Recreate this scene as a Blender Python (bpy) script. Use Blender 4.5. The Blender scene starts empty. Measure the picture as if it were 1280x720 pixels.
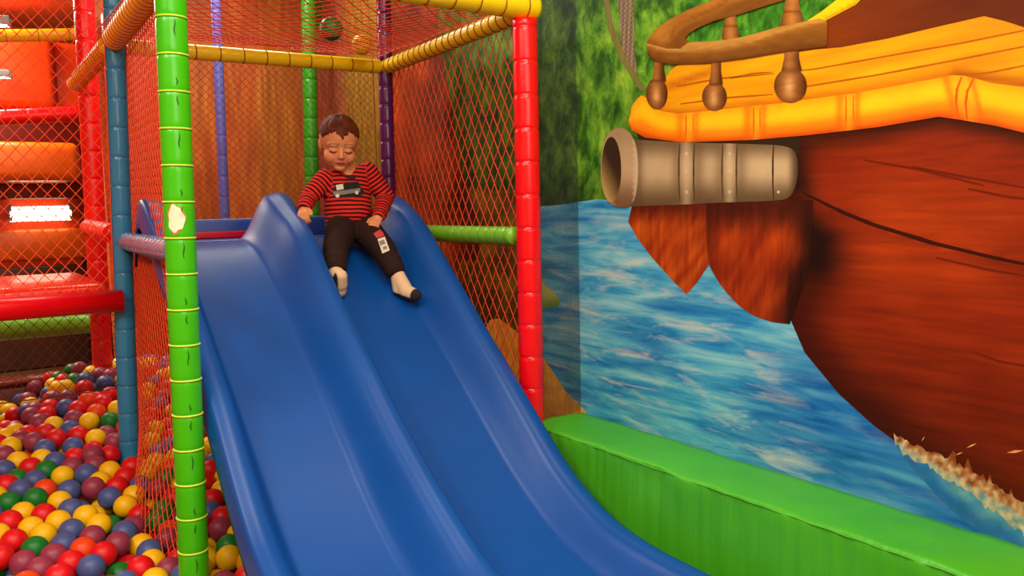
import bpy, bmesh, math, random
import numpy as np
from mathutils import Vector, Matrix, noise as mnoise
from mathutils.geometry import delaunay_2d_cdt
from mathutils.bvhtree import BVHTree

random.seed(7)
rng = np.random.default_rng(7)
scene = bpy.context.scene
COL = scene.collection
V = Vector
PI = math.pi

# ---------------------------------------------------------------- camera model
FPX, YAW, PITCH, ROLL, EYE = 1050.0, math.atan(710/1050), math.atan(105/1050), math.atan(.021), 1.2
_fh = V((math.sin(YAW), math.cos(YAW), 0)); _r = V((math.cos(YAW), -math.sin(YAW), 0)); _u = V((0, 0, 1))
CF = _fh*math.cos(PITCH) - _u*math.sin(PITCH)
_U = _u*math.cos(PITCH) + _fh*math.sin(PITCH)
CR = _r*math.cos(ROLL) - _U*math.sin(ROLL)
CU = _U*math.cos(ROLL) + _r*math.sin(ROLL)
CAM = V((0, 0, EYE))

def ray(x, y): return CF + CR*((x-640)/FPX) + CU*((360-y)/FPX)
def onX(x, y, X): d = ray(x, y); return CAM + d*(X/d.x)
def onY(x, y, Y): d = ray(x, y); return CAM + d*(Y/d.y)
def onZ(x, y, Z): d = ray(x, y); return CAM + d*((Z-EYE)/d.z)
def proj(p):
    d = V(p)-CAM; z = d.dot(CF)
    return 640+FPX*d.dot(CR)/z, 360-FPX*d.dot(CU)/z, z

cam_d = bpy.data.cameras.new('camera'); cam = bpy.data.objects.new('camera', cam_d); COL.objects.link(cam)
cam_d.sensor_width = 36; cam_d.lens = 36*FPX/1280; cam_d.clip_start = .02
m = Matrix((CR, CU, -CF)).transposed().to_4x4(); m.translation = CAM; cam.matrix_world = m
scene.camera = cam

# ---------------------------------------------------------------- materials
def lin(c):
    c = c/255
    return c/12.92 if c <= .04045 else ((c+.055)/1.055)**2.4
def rgb(r, g, b): return (lin(r), lin(g), lin(b), 1)

class NT:
    def __init__(s, name):
        s.m = bpy.data.materials.new(name); s.m.use_nodes = True
        s.t = s.m.node_tree; s.n = s.t.nodes; s.l = s.t.links
        s.b = s.n['Principled BSDF']
    def node(s, typ, **kw):
        n = s.n.new(typ)
        for k, v in kw.items(): setattr(n, k, v)
        return n
    def link(s, a, b): s.l.new(a, b)
    def coord(s, scale=(1, 1, 1), rot=(0, 0, 0), kind='Object'):
        c = s.node('ShaderNodeTexCoord'); mp = s.node('ShaderNodeMapping')
        mp.inputs['Scale'].default_value = scale; mp.inputs['Rotation'].default_value = rot
        s.link(c.outputs[kind], mp.inputs['Vector']); return mp.outputs['Vector']
    def noise(s, vec, scale, detail=4, rough=.55, dist=0.):
        n = s.node('ShaderNodeTexNoise'); n.inputs['Scale'].default_value = scale
        n.inputs['Detail'].default_value = detail; n.inputs['Roughness'].default_value = rough; n.inputs['Distortion'].default_value = dist
        s.link(vec, n.inputs['Vector']); return n.outputs['Fac']
    def ramp(s, fac, stops, interp='LINEAR'):
        r = s.node('ShaderNodeValToRGB'); e = r.color_ramp.elements; r.color_ramp.interpolation = interp
        while len(e) < len(stops): e.new(.5)
        for i, (p, c) in enumerate(stops): e[i].position = p; e[i].color = c
        s.link(fac, r.inputs['Fac']); return r.outputs['Color']
    def mix(s, a, b, fac=.5, mode='MIX'):
        n = s.node('ShaderNodeMix'); n.data_type = 'RGBA'; n.blend_type = mode
        for sock, v in ((n.inputs[6], a), (n.inputs[7], b)):
            if isinstance(v, tuple): sock.default_value = v
            else: s.link(v, sock)
        if isinstance(fac, (int, float)): n.inputs[0].default_value = fac
        else: s.link(fac, n.inputs[0])
        return n.outputs[2]
    def attr(s, name):
        a = s.node('ShaderNodeAttribute'); a.attribute_name = name; return a
    def bump(s, fac, strength=.3, dist=.01):
        b = s.node('ShaderNodeBump'); b.inputs['Strength'].default_value = strength; b.inputs['Distance'].default_value = dist
        s.link(fac, b.inputs['Height']); s.link(b.outputs['Normal'], s.b.inputs['Normal'])

def vinyl(name, col, rough=.3, var=.12, bump=.12, bscale=14, coat=0., spec=.5):
    """coloured plastic or vinyl with slight uneven colour and a soft wrinkle"""
    t = NT(name); v = t.coord()
    n = t.noise(v, 5, 3)
    c2 = tuple(x*(1-var) for x in col[:3])+(1,)
    t.link(t.mix(c2, col, n), t.b.inputs['Base Color'])
    t.b.inputs['Roughness'].default_value = rough
    t.b.inputs['Specular IOR Level'].default_value = spec
    t.b.inputs['Coat Weight'].default_value = coat
    if bump: t.bump(t.noise(v, bscale, 3), bump, .01)
    return t.m

def emit(name, col, s):
    t = NT(name); t.b.inputs['Base Color'].default_value = col
    t.b.inputs['Emission Color'].default_value = col; t.b.inputs['Emission Strength'].default_value = s
    return t.m

M = {}
M['green'] = vinyl('green_vinyl', rgb(66, 196, 14), .28)
M['red'] = vinyl('red_vinyl', rgb(246, 8, 22), .28)
M['teal'] = vinyl('teal_vinyl', rgb(50, 138, 186), .24)
M['purple'] = vinyl('purple_vinyl', rgb(92, 24, 96), .22)
M['blue_post'] = vinyl('blue_post_vinyl', rgb(92, 98, 186), .3)
M['dark_green'] = vinyl('leaf_green_vinyl', rgb(34, 150, 22), .28)
M['yellow'] = vinyl('yellow_vinyl', rgb(255, 226, 20), .32, .08)
M['ochre'] = vinyl('ochre_vinyl', rgb(255, 204, 14), .36, .1)
M['grey'] = vinyl('grey_vinyl', rgb(110, 128, 170), .2)
M['lime_tube'] = vinyl('lime_vinyl', rgb(120, 190, 40), .3)
M['orange_red'] = vinyl('orange_red_vinyl', rgb(236, 48, 14), .22, .2)
M['maroon'] = vinyl('maroon_vinyl', rgb(122, 34, 18), .3)
M['tie_yellow'] = vinyl('yellow_tie', rgb(196, 226, 60), .4, 0, 0)
M['tie_red'] = vinyl('rust_cord', rgb(150, 60, 14), .6, .2, 0)
M['tie_ochre'] = vinyl('ochre_cord', rgb(196, 104, 16), .6, .2, 0)
M['tie_pale'] = vinyl('pale_tie', rgb(236, 160, 160), .3, 0, 0)
M['tie_teal'] = vinyl('teal_tie', rgb(44, 84, 104), .3, 0, 0)
M['slit'] = vinyl('dark_slit', rgb(20, 92, 12), .6, 0, 0)
M['net_orange'] = vinyl('orange_net_cord', rgb(242, 74, 28), .6, .2, 0)
M['net_red'] = vinyl('red_net_cord', rgb(250, 84, 30), .6, .2, 0)
M['net_dark'] = vinyl('dark_net_cord', rgb(58, 40, 20), .7, .2, 0)
M['net_rust'] = vinyl('rust_net_cord', rgb(120, 62, 16), .7, .2, 0)
M['net_black'] = vinyl('black_mesh_thread', rgb(18, 34, 44), .8, .2, 0)
M['platform'] = vinyl('blue_platform_vinyl', rgb(34, 74, 158), .3)
M['red_strip'] = vinyl('red_strip', rgb(206, 12, 40), .3)
M['foam_cream'] = vinyl('bare_foam', rgb(250, 240, 205), .8, .15, .3, 60)
M['steel'] = vinyl('steel', rgb(140, 140, 140), .3)
M['lamp'] = emit('lamp_glow', (1, .86, .62, 1), 6)

def slide_material():
    t = NT('blue_slide_plastic'); v = t.coord()
    n = t.noise(v, 2.2, 3)
    t.link(t.mix(rgb(2, 64, 138), rgb(5, 82, 168), n), t.b.inputs['Base Color'])
    t.b.inputs['Roughness'].default_value = .38; t.b.inputs['Specular IOR Level'].default_value = .4
    t.bump(t.noise(v, 7, 2), .06, .01); return t.m
M['slide'] = slide_material()

def pad_material():
    t = NT('green_padding_vinyl'); v = t.coord()
    n = t.noise(v, 3, 3); n2 = t.noise(t.coord((1, 9, .6)), 6, 3)
    c = t.mix(rgb(52, 158, 14), rgb(78, 184, 34), n)
    t.link(c, t.b.inputs['Base Color']); t.b.inputs['Roughness'].default_value = .42
    t.bump(n2, .25, .012); return t.m
M['pad'] = pad_material()

# ---------------------------------------------------------------- mesh helpers
class MB:
    def __init__(s): s.v = []; s.f = []; s.mi = []
    def add(s, vs, fs, k=0):
        o = len(s.v); s.v += [tuple(p) for p in vs]; s.f += [tuple(i+o for i in f) for f in fs]; s.mi += [k]*len(fs); return s
    def tube(s, pts, rad, n=16, cap=True, k=0):
        pts = [V(p) for p in pts]
        if isinstance(rad, (int, float)): rad = [rad]*len(pts)
        t0 = (pts[1]-pts[0]).normalized()
        a = t0.orthogonal().normalized() if abs(t0.z) < .95 else V((1, 0, 0))
        vs, fs = [], []
        for i, p in enumerate(pts):
            t = (pts[min(i+1, len(pts)-1)]-pts[max(i-1, 0)]).normalized()
            a = (a-t*a.dot(t)).normalized(); b = t.cross(a)
            for j in range(n):
                w = 2*PI*j/n; vs.append(p+(a*math.cos(w)+b*math.sin(w))*rad[i])
        for i in range(len(pts)-1):
            for j in range(n):
                q = i*n+j; q2 = i*n+(j+1) % n; fs.append((q, q2, q2+n, q+n))
        if cap:
            fs.append(tuple(range(n))[::-1]); fs.append(tuple(range((len(pts)-1)*n, len(pts)*n)))
        return s.add(vs, fs, k)
    def ring(s, c, axis, R, r, n=24, q=6):
        c = V(c); ax = V(axis).normalized(); a = ax.orthogonal().normalized(); b = ax.cross(a)
        vs, fs = [], []
        for i in range(n):
            w = 2*PI*i/n; d = a*math.cos(w)+b*math.sin(w)
            for j in range(q):
                z = 2*PI*j/q; vs.append(c+d*(R+r*math.cos(z))+ax*(r*math.sin(z)))
        for i in range(n):
            for j in range(q):
                i2 = (i+1) % n; j2 = (j+1) % q; fs.append((i*q+j, i2*q+j, i2*q+j2, i*q+j2))
        return s.add(vs, fs)
    def box(s, lo, hi, k=0):
        x0, y0, z0 = lo; x1, y1, z1 = hi
        vs = [(x, y, z) for x in (x0, x1) for y in (y0, y1) for z in (z0, z1)]
        return s.add(vs, [(0, 1, 3, 2), (4, 6, 7, 5), (0, 4, 5, 1), (2, 3, 7, 6), (0, 2, 6, 4), (1, 5, 7, 3)], k)
    def build(s, name, mats, parent=None, base=None, smooth=True):
        org = V(base) if base is not None else V((0, 0, 0))
        sub = parent.matrix_world.translation.copy() if parent is not None else org
        if parent is not None and base is None: org = sub
        me = bpy.data.meshes.new(name)
        me.from_pydata([tuple(V(p)-org) for p in s.v], [], s.f)
        for mt in (mats if isinstance(mats, (list, tuple)) else [mats]): me.materials.append(mt)
        me.polygons.foreach_set('material_index', s.mi); me.polygons.foreach_set('use_smooth', [smooth]*len(s.f)); me.update()
        o = bpy.data.objects.new(name, me); COL.objects.link(o)
        if parent is not None:
            o.parent = parent; o.location = org-sub
        else: o.location = org
        return o

def tag(o, label, cat, group=None, kind=None):
    o['label'] = label; o['category'] = cat
    if group: o['group'] = group
    if kind: o['kind'] = kind
    return o
def thing(name, label, cat, loc, group=None):
    o = bpy.data.objects.new(name, None); COL.objects.link(o); o.location = loc; o.empty_display_size = .1
    o.matrix_world = Matrix.Translation(loc)
    return tag(o, label, cat, group)
def struct(o): o['kind'] = 'structure'; return o
def bevel(o, w, seg=3):
    b = o.modifiers.new('bevel', 'BEVEL'); b.width = w; b.segments = seg; b.limit_method = 'ANGLE'; return o
def interp(tab, y):
    tab = sorted(tab); xs = [a for a, _ in tab]; ys = [b for _, b in tab]
    if y <= xs[0]: return ys[0]
    if y >= xs[-1]: return ys[-1]
    for i in range(len(xs)-1):
        if y <= xs[i+1]:
            t = (y-xs[i])/(xs[i+1]-xs[i])
            h = xs[i+1]-xs[i]
            def sl(k):
                a, b = max(k-1, 0), min(k+1, len(xs)-1); return (ys[b]-ys[a])/(xs[b]-xs[a])
            m0, m1 = sl(i)*h, sl(i+1)*h
            return (2*t**3-3*t*t+1)*ys[i]+(t**3-2*t*t+t)*m0+(-2*t**3+3*t*t)*ys[i+1]+(t**3-t*t)*m1
def sstep(a, b, x):
    t = min(1, max(0, (x-a)/(b-a))); return t*t*(3-2*t)

# ---------------------------------------------------------------- room
def plane(name, pts, mat):
    return struct(MB().add(pts, [tuple(range(len(pts)))]).build(name, mat, smooth=False))
def wall_mat(name, c1, c2, sc=(1, 1, 1), s=3, rough=.6):
    t = NT(name); n = t.noise(t.coord(sc), s, 5, .6, .4)
    t.link(t.ramp(n, [(.3, c1), (.7, c2)]), t.b.inputs['Base Color']); t.b.inputs['Roughness'].default_value = rough; return t.m
M['floor'] = wall_mat('brown_mat_floor', rgb(86, 48, 26), rgb(118, 70, 38), s=1.4, rough=.35)
M['ceiling'] = wall_mat('painted_ceiling', rgb(226, 150, 92), rgb(236, 170, 110))
M['wall_plain'] = wall_mat('painted_wall', rgb(206, 150, 90), rgb(222, 170, 110))
M['wall_far'] = wall_mat('orange_far_wall', rgb(150, 34, 6), rgb(250, 104, 10), (1.2, 1, 1.6), 1.7, .4)
XL, XR, YF, YB, ZC = -3.2, 2.0, -2.6, 8.2, 2.75
YM = 5.2
def slab_box(name, lo, hi, mat): return struct(MB().box(lo, hi).build(name, mat, smooth=False))
slab_box('floor', (XL-.1, YF-.1, -.1), (XR+.1, YB+.1, 0), M['floor'])
slab_box('ceiling', (XL-.1, YF-.1, ZC), (XR+.1, YB+.1, ZC+.1), M['ceiling'])
slab_box('wall_right', (XR, YF, 0), (XR+.1, YM+.1, ZC), M['wall_plain'])
slab_box('wall_left', (XL-.1, YF, 0), (XL, YB, ZC), M['wall_plain'])
slab_box('wall_front', (XL, YF-.1, 0), (XR, YF, ZC), M['wall_plain'])
slab_box('wall_far', (XL, YB, 0), (XR, YB+.1, ZC), M['wall_far'])

def wood_mural_mat():
    t = NT('painted_tree_trunks'); v = t.coord((1, 1, .12))
    n = t.noise(v, 26, 5, .65, .6); n2 = t.noise(t.coord((1, 1, .3)), 5, 3)
    a = t.ramp(n, [(.25, rgb(120, 44, 2)), (.5, rgb(206, 98, 12)), (.72, rgb(250, 164, 50))])
    vc = t.attr('paint').outputs['Color']
    t.link(t.mix(vc, a, .28, 'MIX'), t.b.inputs['Base Color']); t.b.inputs['Roughness'].default_value = .55
    r = t.ramp(n2, [(.3, (.72, .7, .66, 1)), (.7, (1.15, 1.15, 1.1, 1))])
    t.link(t.mix(t.mix(vc, a, .5), r, 1., 'MULTIPLY'), t.b.inputs['Base Color'])
    return t.m
# the short back wall carries a painted wood of broad trunks
def back_wall():
    x0, x1 = .78, XR; nx, nz = 90, 40
    mb = MB(); vs = []; cols = []
    stops = [(.78, (196, 74, 10)), (1.18, (206, 84, 14)), (1.26, (216, 100, 24)), (1.36, (172, 66, 12)), (1.5, (214, 96, 20)), (1.62, (200, 90, 34)), (1.70, (150, 100, 22)), (1.86, (168, 108, 22)), (1.93, (150, 96, 60)), (2.0, (140, 90, 60))]
    for j in range(nz+1):
        for i in range(nx+1):
            x = x0+(x1-x0)*i/nx; z = ZC*j/nz
            xx = x+.03*math.sin(z*2.3+x*7)
            k = 0
            while k < len(stops)-2 and stops[k+1][0] < xx: k += 1
            (a, ca), (b, cb) = stops[k], stops[k+1]; t = min(1, max(0, (xx-a)/(b-a)))
            c = [ca[q]*(1-t)+cb[q]*t for q in range(3)]
            if z > 1.55 and x < 1.42:                                # pale painted blossom patch high on the left
                w = sstep(1.55, 1.75, z)*sstep(1.46, 1.34, x)*.6; c = [c[0]*(1-w)+200*w, c[1]*(1-w)+130*w, c[2]*(1-w)+50*w]
            vs.append((x, YM, z)); cols.append(rgb(*c))
    fs = [(j*(nx+1)+i, j*(nx+1)+i+1, (j+1)*(nx+1)+i+1, (j+1)*(nx+1)+i) for j in range(nz) for i in range(nx)]
    mb.add(vs, fs)
    mb.box((x0, YM+.002, 0), (x1, YM+.1, ZC))
    cols += [rgb(196, 74, 10)]*8
    o = mb.build('wall_back', wood_mural_mat(), smooth=False)
    ca = o.data.color_attributes.new('paint', 'FLOAT_COLOR', 'POINT')
    ca.data.foreach_set('color', [q for c in cols for q in c]); return struct(o)
back_wall()

# ---------------------------------------------------------------- foam padded posts and tubes
PITCHES = {}
def foam_profile(L, r, pitch, depth=.055, groove=.006, off=0.):
    ts = set(); k = off
    seams = []
    while k < L-.005:
        if k > .005: seams.append(k)
        k += pitch
    t = 0
    while t < L: ts.add(round(t, 4)); t += pitch/5
    for s_ in seams:
        for d in (-.012, -.006, -.003, 0, .003, .006, .012):
            if 0 < s_+d < L: ts.add(round(s_+d, 4))
    ts.add(L); ts = sorted(ts)
    rs = [r*(1-depth*sum(math.exp(-((t-s_)/groove)**2) for s_ in seams)) for t in ts]
    return ts, rs, seams

def foam_bar(name, label, cat, p0, p1, r, mat, tie_mat, pitch=.11, tie_r=.0016, off=.05, group=None, slit=None, ties=True, depth=.055):
    p0, p1 = V(p0), V(p1); L = (p1-p0).length; d = (p1-p0)/L
    t = thing(name, label, cat, p0, group)
    ts, rs, seams = foam_profile(L, r, pitch, depth, off=off)
    # rounded ends
    pts = [p0+d*q for q in ts]; n = 28
    MB().tube(pts, rs, n).build('foam_sleeve', mat, t)
    if ties:
        for s_ in seams:
            MB().ring(p0+d*s_, d, r*(1-depth)+tie_r*.5, tie_r).build('tie', tie_mat, t)
    if slit:
        side = (slit-d*slit.dot(d)).normalized(); tw = d.cross(side)
        edges = [0]+seams+[L]
        for n_, (a, b) in enumerate(zip(edges[:-1], edges[1:])):
            if b-a < .04: continue
            f0, f1 = ((.60, .88), (.14, .36), (.45, .9))[n_ % 3]
            q = [p0+d*(a+(b-a)*(f0+(f1-f0)*k/6))+side*(r+.0002)+tw*(.0016*math.sin(k*1.1+a*40)) for k in range(7)]
            MB().tube(q, [.0005, .0012, .0018, .002, .0017, .0012, .0005], 5).build('sleeve_slit', M['slit'], t)
    return t

toCam = lambda p: (V((0, 0, 0))-V((p[0], p[1], 0))).normalized()
def post(name, label, pxa, pxb, Y, zlo, zhi, r, mat, tie, **kw):
    """a post through two photo points on the plane y = Y, carried on down to zlo and up to zhi"""
    a, b = onY(*pxa, Y), onY(*pxb, Y); k = (b-a)/(b.z-a.z)
    p0, p1 = a+k*(zlo-a.z), a+k*(zhi-a.z)
    return foam_bar(name, label, 'post', p0, p1, r, mat, tie, **kw), p0, p1

pg, pg0, pg1 = post('padded_post', 'bright green foam padded post with yellow ties at front of the slide', (213, 0), (242, 700), 2.48, 0, 2.7, .0415, M['green'], M['tie_yellow'], pitch=.1005, off=.019, slit=toCam((.5, 2.48, 0))+V((.16, -.1, 0)), tie_r=.0032)
pr, pr0, pr1 = post('padded_post', 'glossy red foam padded post between slide and pirate ship mural', (656, 40), (665, 510), 2.48, 0, 1.845, .0445, M['red'], M['tie_pale'], pitch=.117, off=.06, tie_r=.0012, ties=False)
pt, pt0, pt1 = post('padded_post', 'teal blue foam padded post standing in the ball pit', (142, 10), (163, 588), 3.62, 0, 2.7, .0385, M['teal'], M['tie_teal'], pitch=.113, off=.06, tie_r=.001)
pp, pp0, pp1 = post('padded_post', 'dark purple foam padded post behind the seated toddler', (481, 60), (486, 240), 3.65, 0, 2.7, .034, M['purple'], M['tie_teal'], pitch=.085, off=.06, ties=False, depth=.09)
pl, pl0, pl1 = post('padded_post', 'leaf green foam padded post behind the back net left of toddler', (387, 90), (390, 240), 4.7, 0, 2.7, .042, M['dark_green'], M['tie_yellow'], pitch=.11, off=.06, ties=False, depth=.08)
pb, pb0, pb1 = post('padded_post', 'slim blue violet post behind the back net', (273, 85), (281, 270), 4.7, 0, 2.7, .027, M['blue_post'], M['tie_teal'], pitch=.11, off=.06, ties=False)
pd, pd0, pd1 = post('padded_post', 'red foam padded post under the yellow beam end behind the teal post', (111, 120), (127, 430), 4.5, 0, 2.7, .046, M['red'], M['tie_pale'], pitch=.13, off=.06, ties=False)
# pale seam spots on the red post
def seam_spots(root, p0, p1, r, pitch, off):
    d = (p1-p0).normalized(); L = (p1-p0).length; s = toCam(p0); s = (s-d*s.dot(d)).normalized(); tw = d.cross(s)
    k = off
    while k < L:
        mb = MB(); c = p0+d*k
        mb.tube([c+(s*math.cos(w)+tw*math.sin(w))*(r*.985) for w in (-.25, -.1, .05, .2)], .0016, 6)
        mb.build('tie', M['tie_pale'], root); k += pitch
seam_spots(pr, pr0, pr1, .0445, .117, .06)
# torn patch of bare foam on the green post
def torn_patch():
    d = (pg1-pg0).normalized(); c = pg0+d*((1.178-pg0.z)/d.z)
    s = toCam(c); s = (s-d*s.dot(d)).normalized(); tw = d.cross(s)
    if tw.dot(CR) < 0: tw = -tw
    for nm, R, mat, g, lift in (('torn_edge', 1.1, vinyl('torn_edge_pink', rgb(226, 110, 70), .7, .2, 0), 1, .0006), ('bare_foam', 1., M['foam_cream'], 2, .0016)):
        vs = [(0, 0)]; n = 28
        for i in range(n):
            w = 2*PI*i/n; q = R*(1+.10*math.sin(3*w+g)+.07*math.sin(7*w+1))
            vs.append((.0215*q*math.cos(w), .037*q*math.sin(w)))
        out = []
        def surf(a, b, rr): 
            th = a/.0415-.22; return c+d*b+(s*math.cos(th)+tw*math.sin(th))*rr
        top = [surf(a, b, .0418+lift) for a, b in vs]
        mid = [surf(a*.5, b*.5, .0418+lift) for a, b in vs[1:]]
        fs = [(0, 1+n+i, 1+n+(i+1) % n) for i in range(n)]+[(1+n+i, 1+i, 1+(i+1) % n, 1+n+(i+1) % n) for i in range(n)]
        MB().add(top+mid, fs).build(nm, mat, pg)
torn_patch()

ZB = 1.888
G0 = pg0+(pg1-pg0)*((ZB-0)/(pg1.z)); R0 = V((pr1.x, 2.48, ZB)); T0 = pt0+(pt1-pt0)*(ZB/pt1.z); P0 = pp0+(pp1-pp0)*(1.85/pp1.z)
def beam(label, a, b, r, mat, pitch, tie=M['tie_red'], tie_r=.0022, depth=.035):
    a, b = V(a), V(b)
    return foam_bar('padded_beam', label, 'beam', a, b, r, mat, tie, pitch=pitch, off=pitch*.6, tie_r=tie_r, depth=depth)
dx = (R0-G0).normalized()
beam('yellow foam beam overhead at front of the slide cage', G0+dx*.045+V((0, 0, .012)), R0+dx*.046, .043, M['yellow'], .098)
beam('yellow foam beam overhead along right side of the cage', R0+V((-.004, .05, -.018)), P0+V((0, .0, .0)), .033, M['yellow'], .052)
beam('yellow foam beam overhead along the back behind toddler', T0+V((.05, .03, -.04)), P0+V((-.03, 0, 0)), .031, M['yellow'], .098)
TL = onX(140, 62, pt0.x)
beam('ochre yellow foam beam from green post back to teal post', G0+V((0, .05, -.02)), V((T0.x-.012, T0.y-.055, T0.z-.028)), .043, M['ochre'], .05, tie=M['tie_ochre'], depth=.025)
beam('short ochre foam beam running from teal post to the far red post', V((T0.x-.02, T0.y+.05, T0.z-.04)), V((onX(108, 100, .57).x, 4.45, 1.80)), .036, M['ochre'], .04, tie=M['tie_ochre'])
# tubes at platform height
beam('grey foam tube joining teal post and green post', pt0+(pt1-pt0)*(1.085/2.7)+V((.012, -.05, 0)), pg0+(pg1-pg0)*(1.085/2.7)+V((0, .045, 0)), .036, M['grey'], .07, tie=M['grey'], tie_r=.001)
beam('green foam tube behind the right safety net at slide height', (1.745, 2.55, 1.083), (1.745, 3.62, 1.083), .034, M['lime_tube'], .06, tie=M['dark_green'], tie_r=.0012)
beam('red foam tube from teal post back to far red post', (.575, 3.70, 1.115), (.585, 4.45, 1.13), .04, M['red'], .12, tie=M['red'], tie_r=.0008)
beam('thick red foam tube along the edge of red padded deck', onY(153, 375.5, 3.56), onY(153, 375.5, 3.56)+V((-.95, 0, 0)), .043, M['red'], 3, tie=M['red'])
beam('lime green foam tube low behind the lower net', (.64, 4.95, .62), (-.5, 4.95, .62), .058, M['lime_tube'], .2, tie=M['dark_green'], tie_r=.001)

# ---------------------------------------------------------------- nets
def net(name, label, patch, nu, nv, r, mat, sides=4, seed=0, jit=.12, rim=True, rim_r=.0022):
    """diamond netting over patch(u, v); each mesh side is a cord"""
    rr = random.Random(seed); nodes = {}
    def P(i, j):
        if (i, j) not in nodes:
            ju = (rr.random()-.5)*jit if 0 < i < nu else 0; jv = (rr.random()-.5)*jit if 0 < j < nv else 0
            nodes[(i, j)] = V(patch((i+ju)/nu, (j+jv)/nv))
        return nodes[(i, j)]
    mb = MB(); base = None
    for j in range(nv):
        for i in range(nu+1):
            if (i+j) % 2: continue
            for di in (-1, 1):
                if 0 <= i+di <= nu:
                    mb.tube([P(i, j), P(i+di, j+1)], r, sides, cap=False)
            if j+2 <= nv and False: pass
    # knots
    for (i, j), p in list(nodes.items()):
        if (i+j) % 2 == 0:
            q = r*1.7; mb.add([p+V((q, 0, 0)), p+V((-q, 0, 0)), p+V((0, q, 0)), p+V((0, -q, 0)), p+V((0, 0, q)), p+V((0, 0, -q))],
                              [(0, 2, 4), (2, 1, 4), (1, 3, 4), (3, 0, 4), (2, 0, 5), (1, 2, 5), (3, 1, 5), (0, 3, 5)])
    if rim:
        N = 40
        loop = [V(patch(i/N, 0)) for i in range(N)]+[V(patch(1, i/N)) for i in range(N)]+[V(patch(1-i/N, 1)) for i in range(N)]+[V(patch(0, 1-i/N)) for i in range(N+1)]
        mb.tube(loop, rim_r, 6)
    o = mb.build(name, mat, base=V(patch(.5, 0)), smooth=True)
    return tag(o, label, 'net')

lerp = lambda a, b, t: a+(b-a)*t
def side_right(u, v):
    z = lerp(.12, 1.86, v); y = lerp(2.522, 3.63, u)
    return (lerp(1.745, pp0.x+(pp1.x-pp0.x)*z/2.7+.022, u)-.014*math.sin(PI*u)*math.sin(PI*v), y, z)
net('safety_net', 'orange safety net on right side of slide cage beside red post', side_right, 40, 42, .0018, M['net_orange'], seed=1)
def side_left(u, v):
    z = lerp(lerp(.16, .10, u), 1.85, v); y = lerp(3.60, 2.53, u)
    x0 = lerp(pt0.x+(pt1.x-pt0.x)*z/2.7+.036, pg0.x+(pg1.x-pg0.x)*z/2.7+.02, u)
    flare = -.10*(1-v)**5*math.sin(PI*min(1, u*1.0))
    return (x0+.01*math.sin(PI*u)*math.sin(PI*v)+flare, y, z)
net('safety_net', 'dense orange red safety net between teal post and green post', side_left, 40, 58, .0019, M['net_red'], seed=2)
def back(u, v):
    z = lerp(1.12, 1.84, v); return (lerp(.60, 1.72, u), 3.66+.01*math.sin(PI*u)*math.sin(PI*v), z)
net('safety_net', 'thin dark safety net across the back of cage behind toddler', back, 66, 44, .0011, M['net_rust'], seed=3)
def roof(u, v):
    return (lerp(.55, 1.74, u), lerp(2.5, 3.64, v), 1.895-.045*math.sin(PI*u)*math.sin(PI*v)+.003*math.sin(u*20)*math.sin(v*17))
net('safety_net', 'sagging orange roof net holding two stray balls', roof, 40, 36, .0017, M['net_orange'], seed=4)
def front_up(u, v):
    z = lerp(.86, 2.35, v); return (lerp(-.35, pt0.x+(pt1.x-pt0.x)*z/2.7-.040, u), 3.60, z)
net('safety_net', 'orange red diamond safety net above the thick red tube', front_up, 38, 54, .0021, M['net_red'], seed=5, jit=.05)
def front_low(u, v):
    z = lerp(.50, .83, v); return (lerp(-.35, pt0.x+(pt1.x-pt0.x)*z/2.7-.03, u), 3.62, z)
net('safety_net', 'dark net under the thick red tube at back of ball pit', front_low, 44, 14, .0014, M['net_dark'], seed=6, jit=.05)
def gap(u, v):
    return (lerp(1.79, 1.992, u), 2.49, lerp(.40, 2.3, v))
net('mesh_screen', 'fine black mesh screen between red post and mural wall', gap, 44, 300, .0007, M['net_black'], sides=3, seed=8, rim=False)
# ---------------------------------------------------------------- platform
def platform():
    t = thing('slide_platform', 'blue padded platform behind the top of the slide with a red strip', 'platform', (1.1, 3.5, 1.03))
    bevel(MB().box((.645, 3.408, 1.0), (1.70, 3.60, 1.082)).build('deck_pad', M['platform'], t), .012)
    bevel(MB().box((.645, 3.60, 1.0), (1.70, 3.66, 1.163)).build('rear_kerb', M['platform'], t), .012)
    bevel(MB().box((.65, 3.586, 1.084), (1.22, 3.599, 1.112)).build('red_strip', M['red_strip'], t), .004)
platform()

# ---------------------------------------------------------------- slide
RAILS = {
    .635: [(3.40, 1.10), (3.37, 1.19), (3.31, 1.245), (3.24, 1.235), (3.1, 1.15), (2.84, .96), (2.6, .78), (2.45, .65), (2.26, .46), (2.13, .35), (2.0, .285), (1.85, .24), (1.7, .215), (1.5, .205), (1.3, .2)],
    1.125: [(3.40, 1.12), (3.385, 1.21), (3.35, 1.262), (3.29, 1.255), (3.2, 1.21), (3.02, 1.112), (2.87, .975), (2.709, .842), (2.524, .70), (2.305, .53), (2.108, .40), (1.953, .31), (1.812, .245), (1.65, .215), (1.5, .205), (1.3, .2)],
    1.625: [(3.40, 1.10), (3.36, 1.20), (3.30, 1.243), (3.25, 1.23), (3.09, 1.153), (2.838, .942), (2.612, .747), (2.408, .577), (2.268, .457), (2.137, .352), (2.02, .285), (1.899, .236), (1.75, .21), (1.60, .202), (1.3, .2)]}
LANE = [(3.40, 1.088), (3.32, 1.088), (3.24, 1.068), (3.15, 1.022), (3.02, .935), (2.84, .80), (2.6, .615), (2.4, .455), (2.26, .345), (2.13, .26), (2.0, .195), (1.85, .15), (1.7, .125), (1.5, .112), (1.3, .108)]
XS = sorted(RAILS)
WALLS = {.635: (.05, .06), 1.125: (.12, .04), 1.625: (.11, .05)}
def lane_z(y): return interp(LANE, y)
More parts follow.
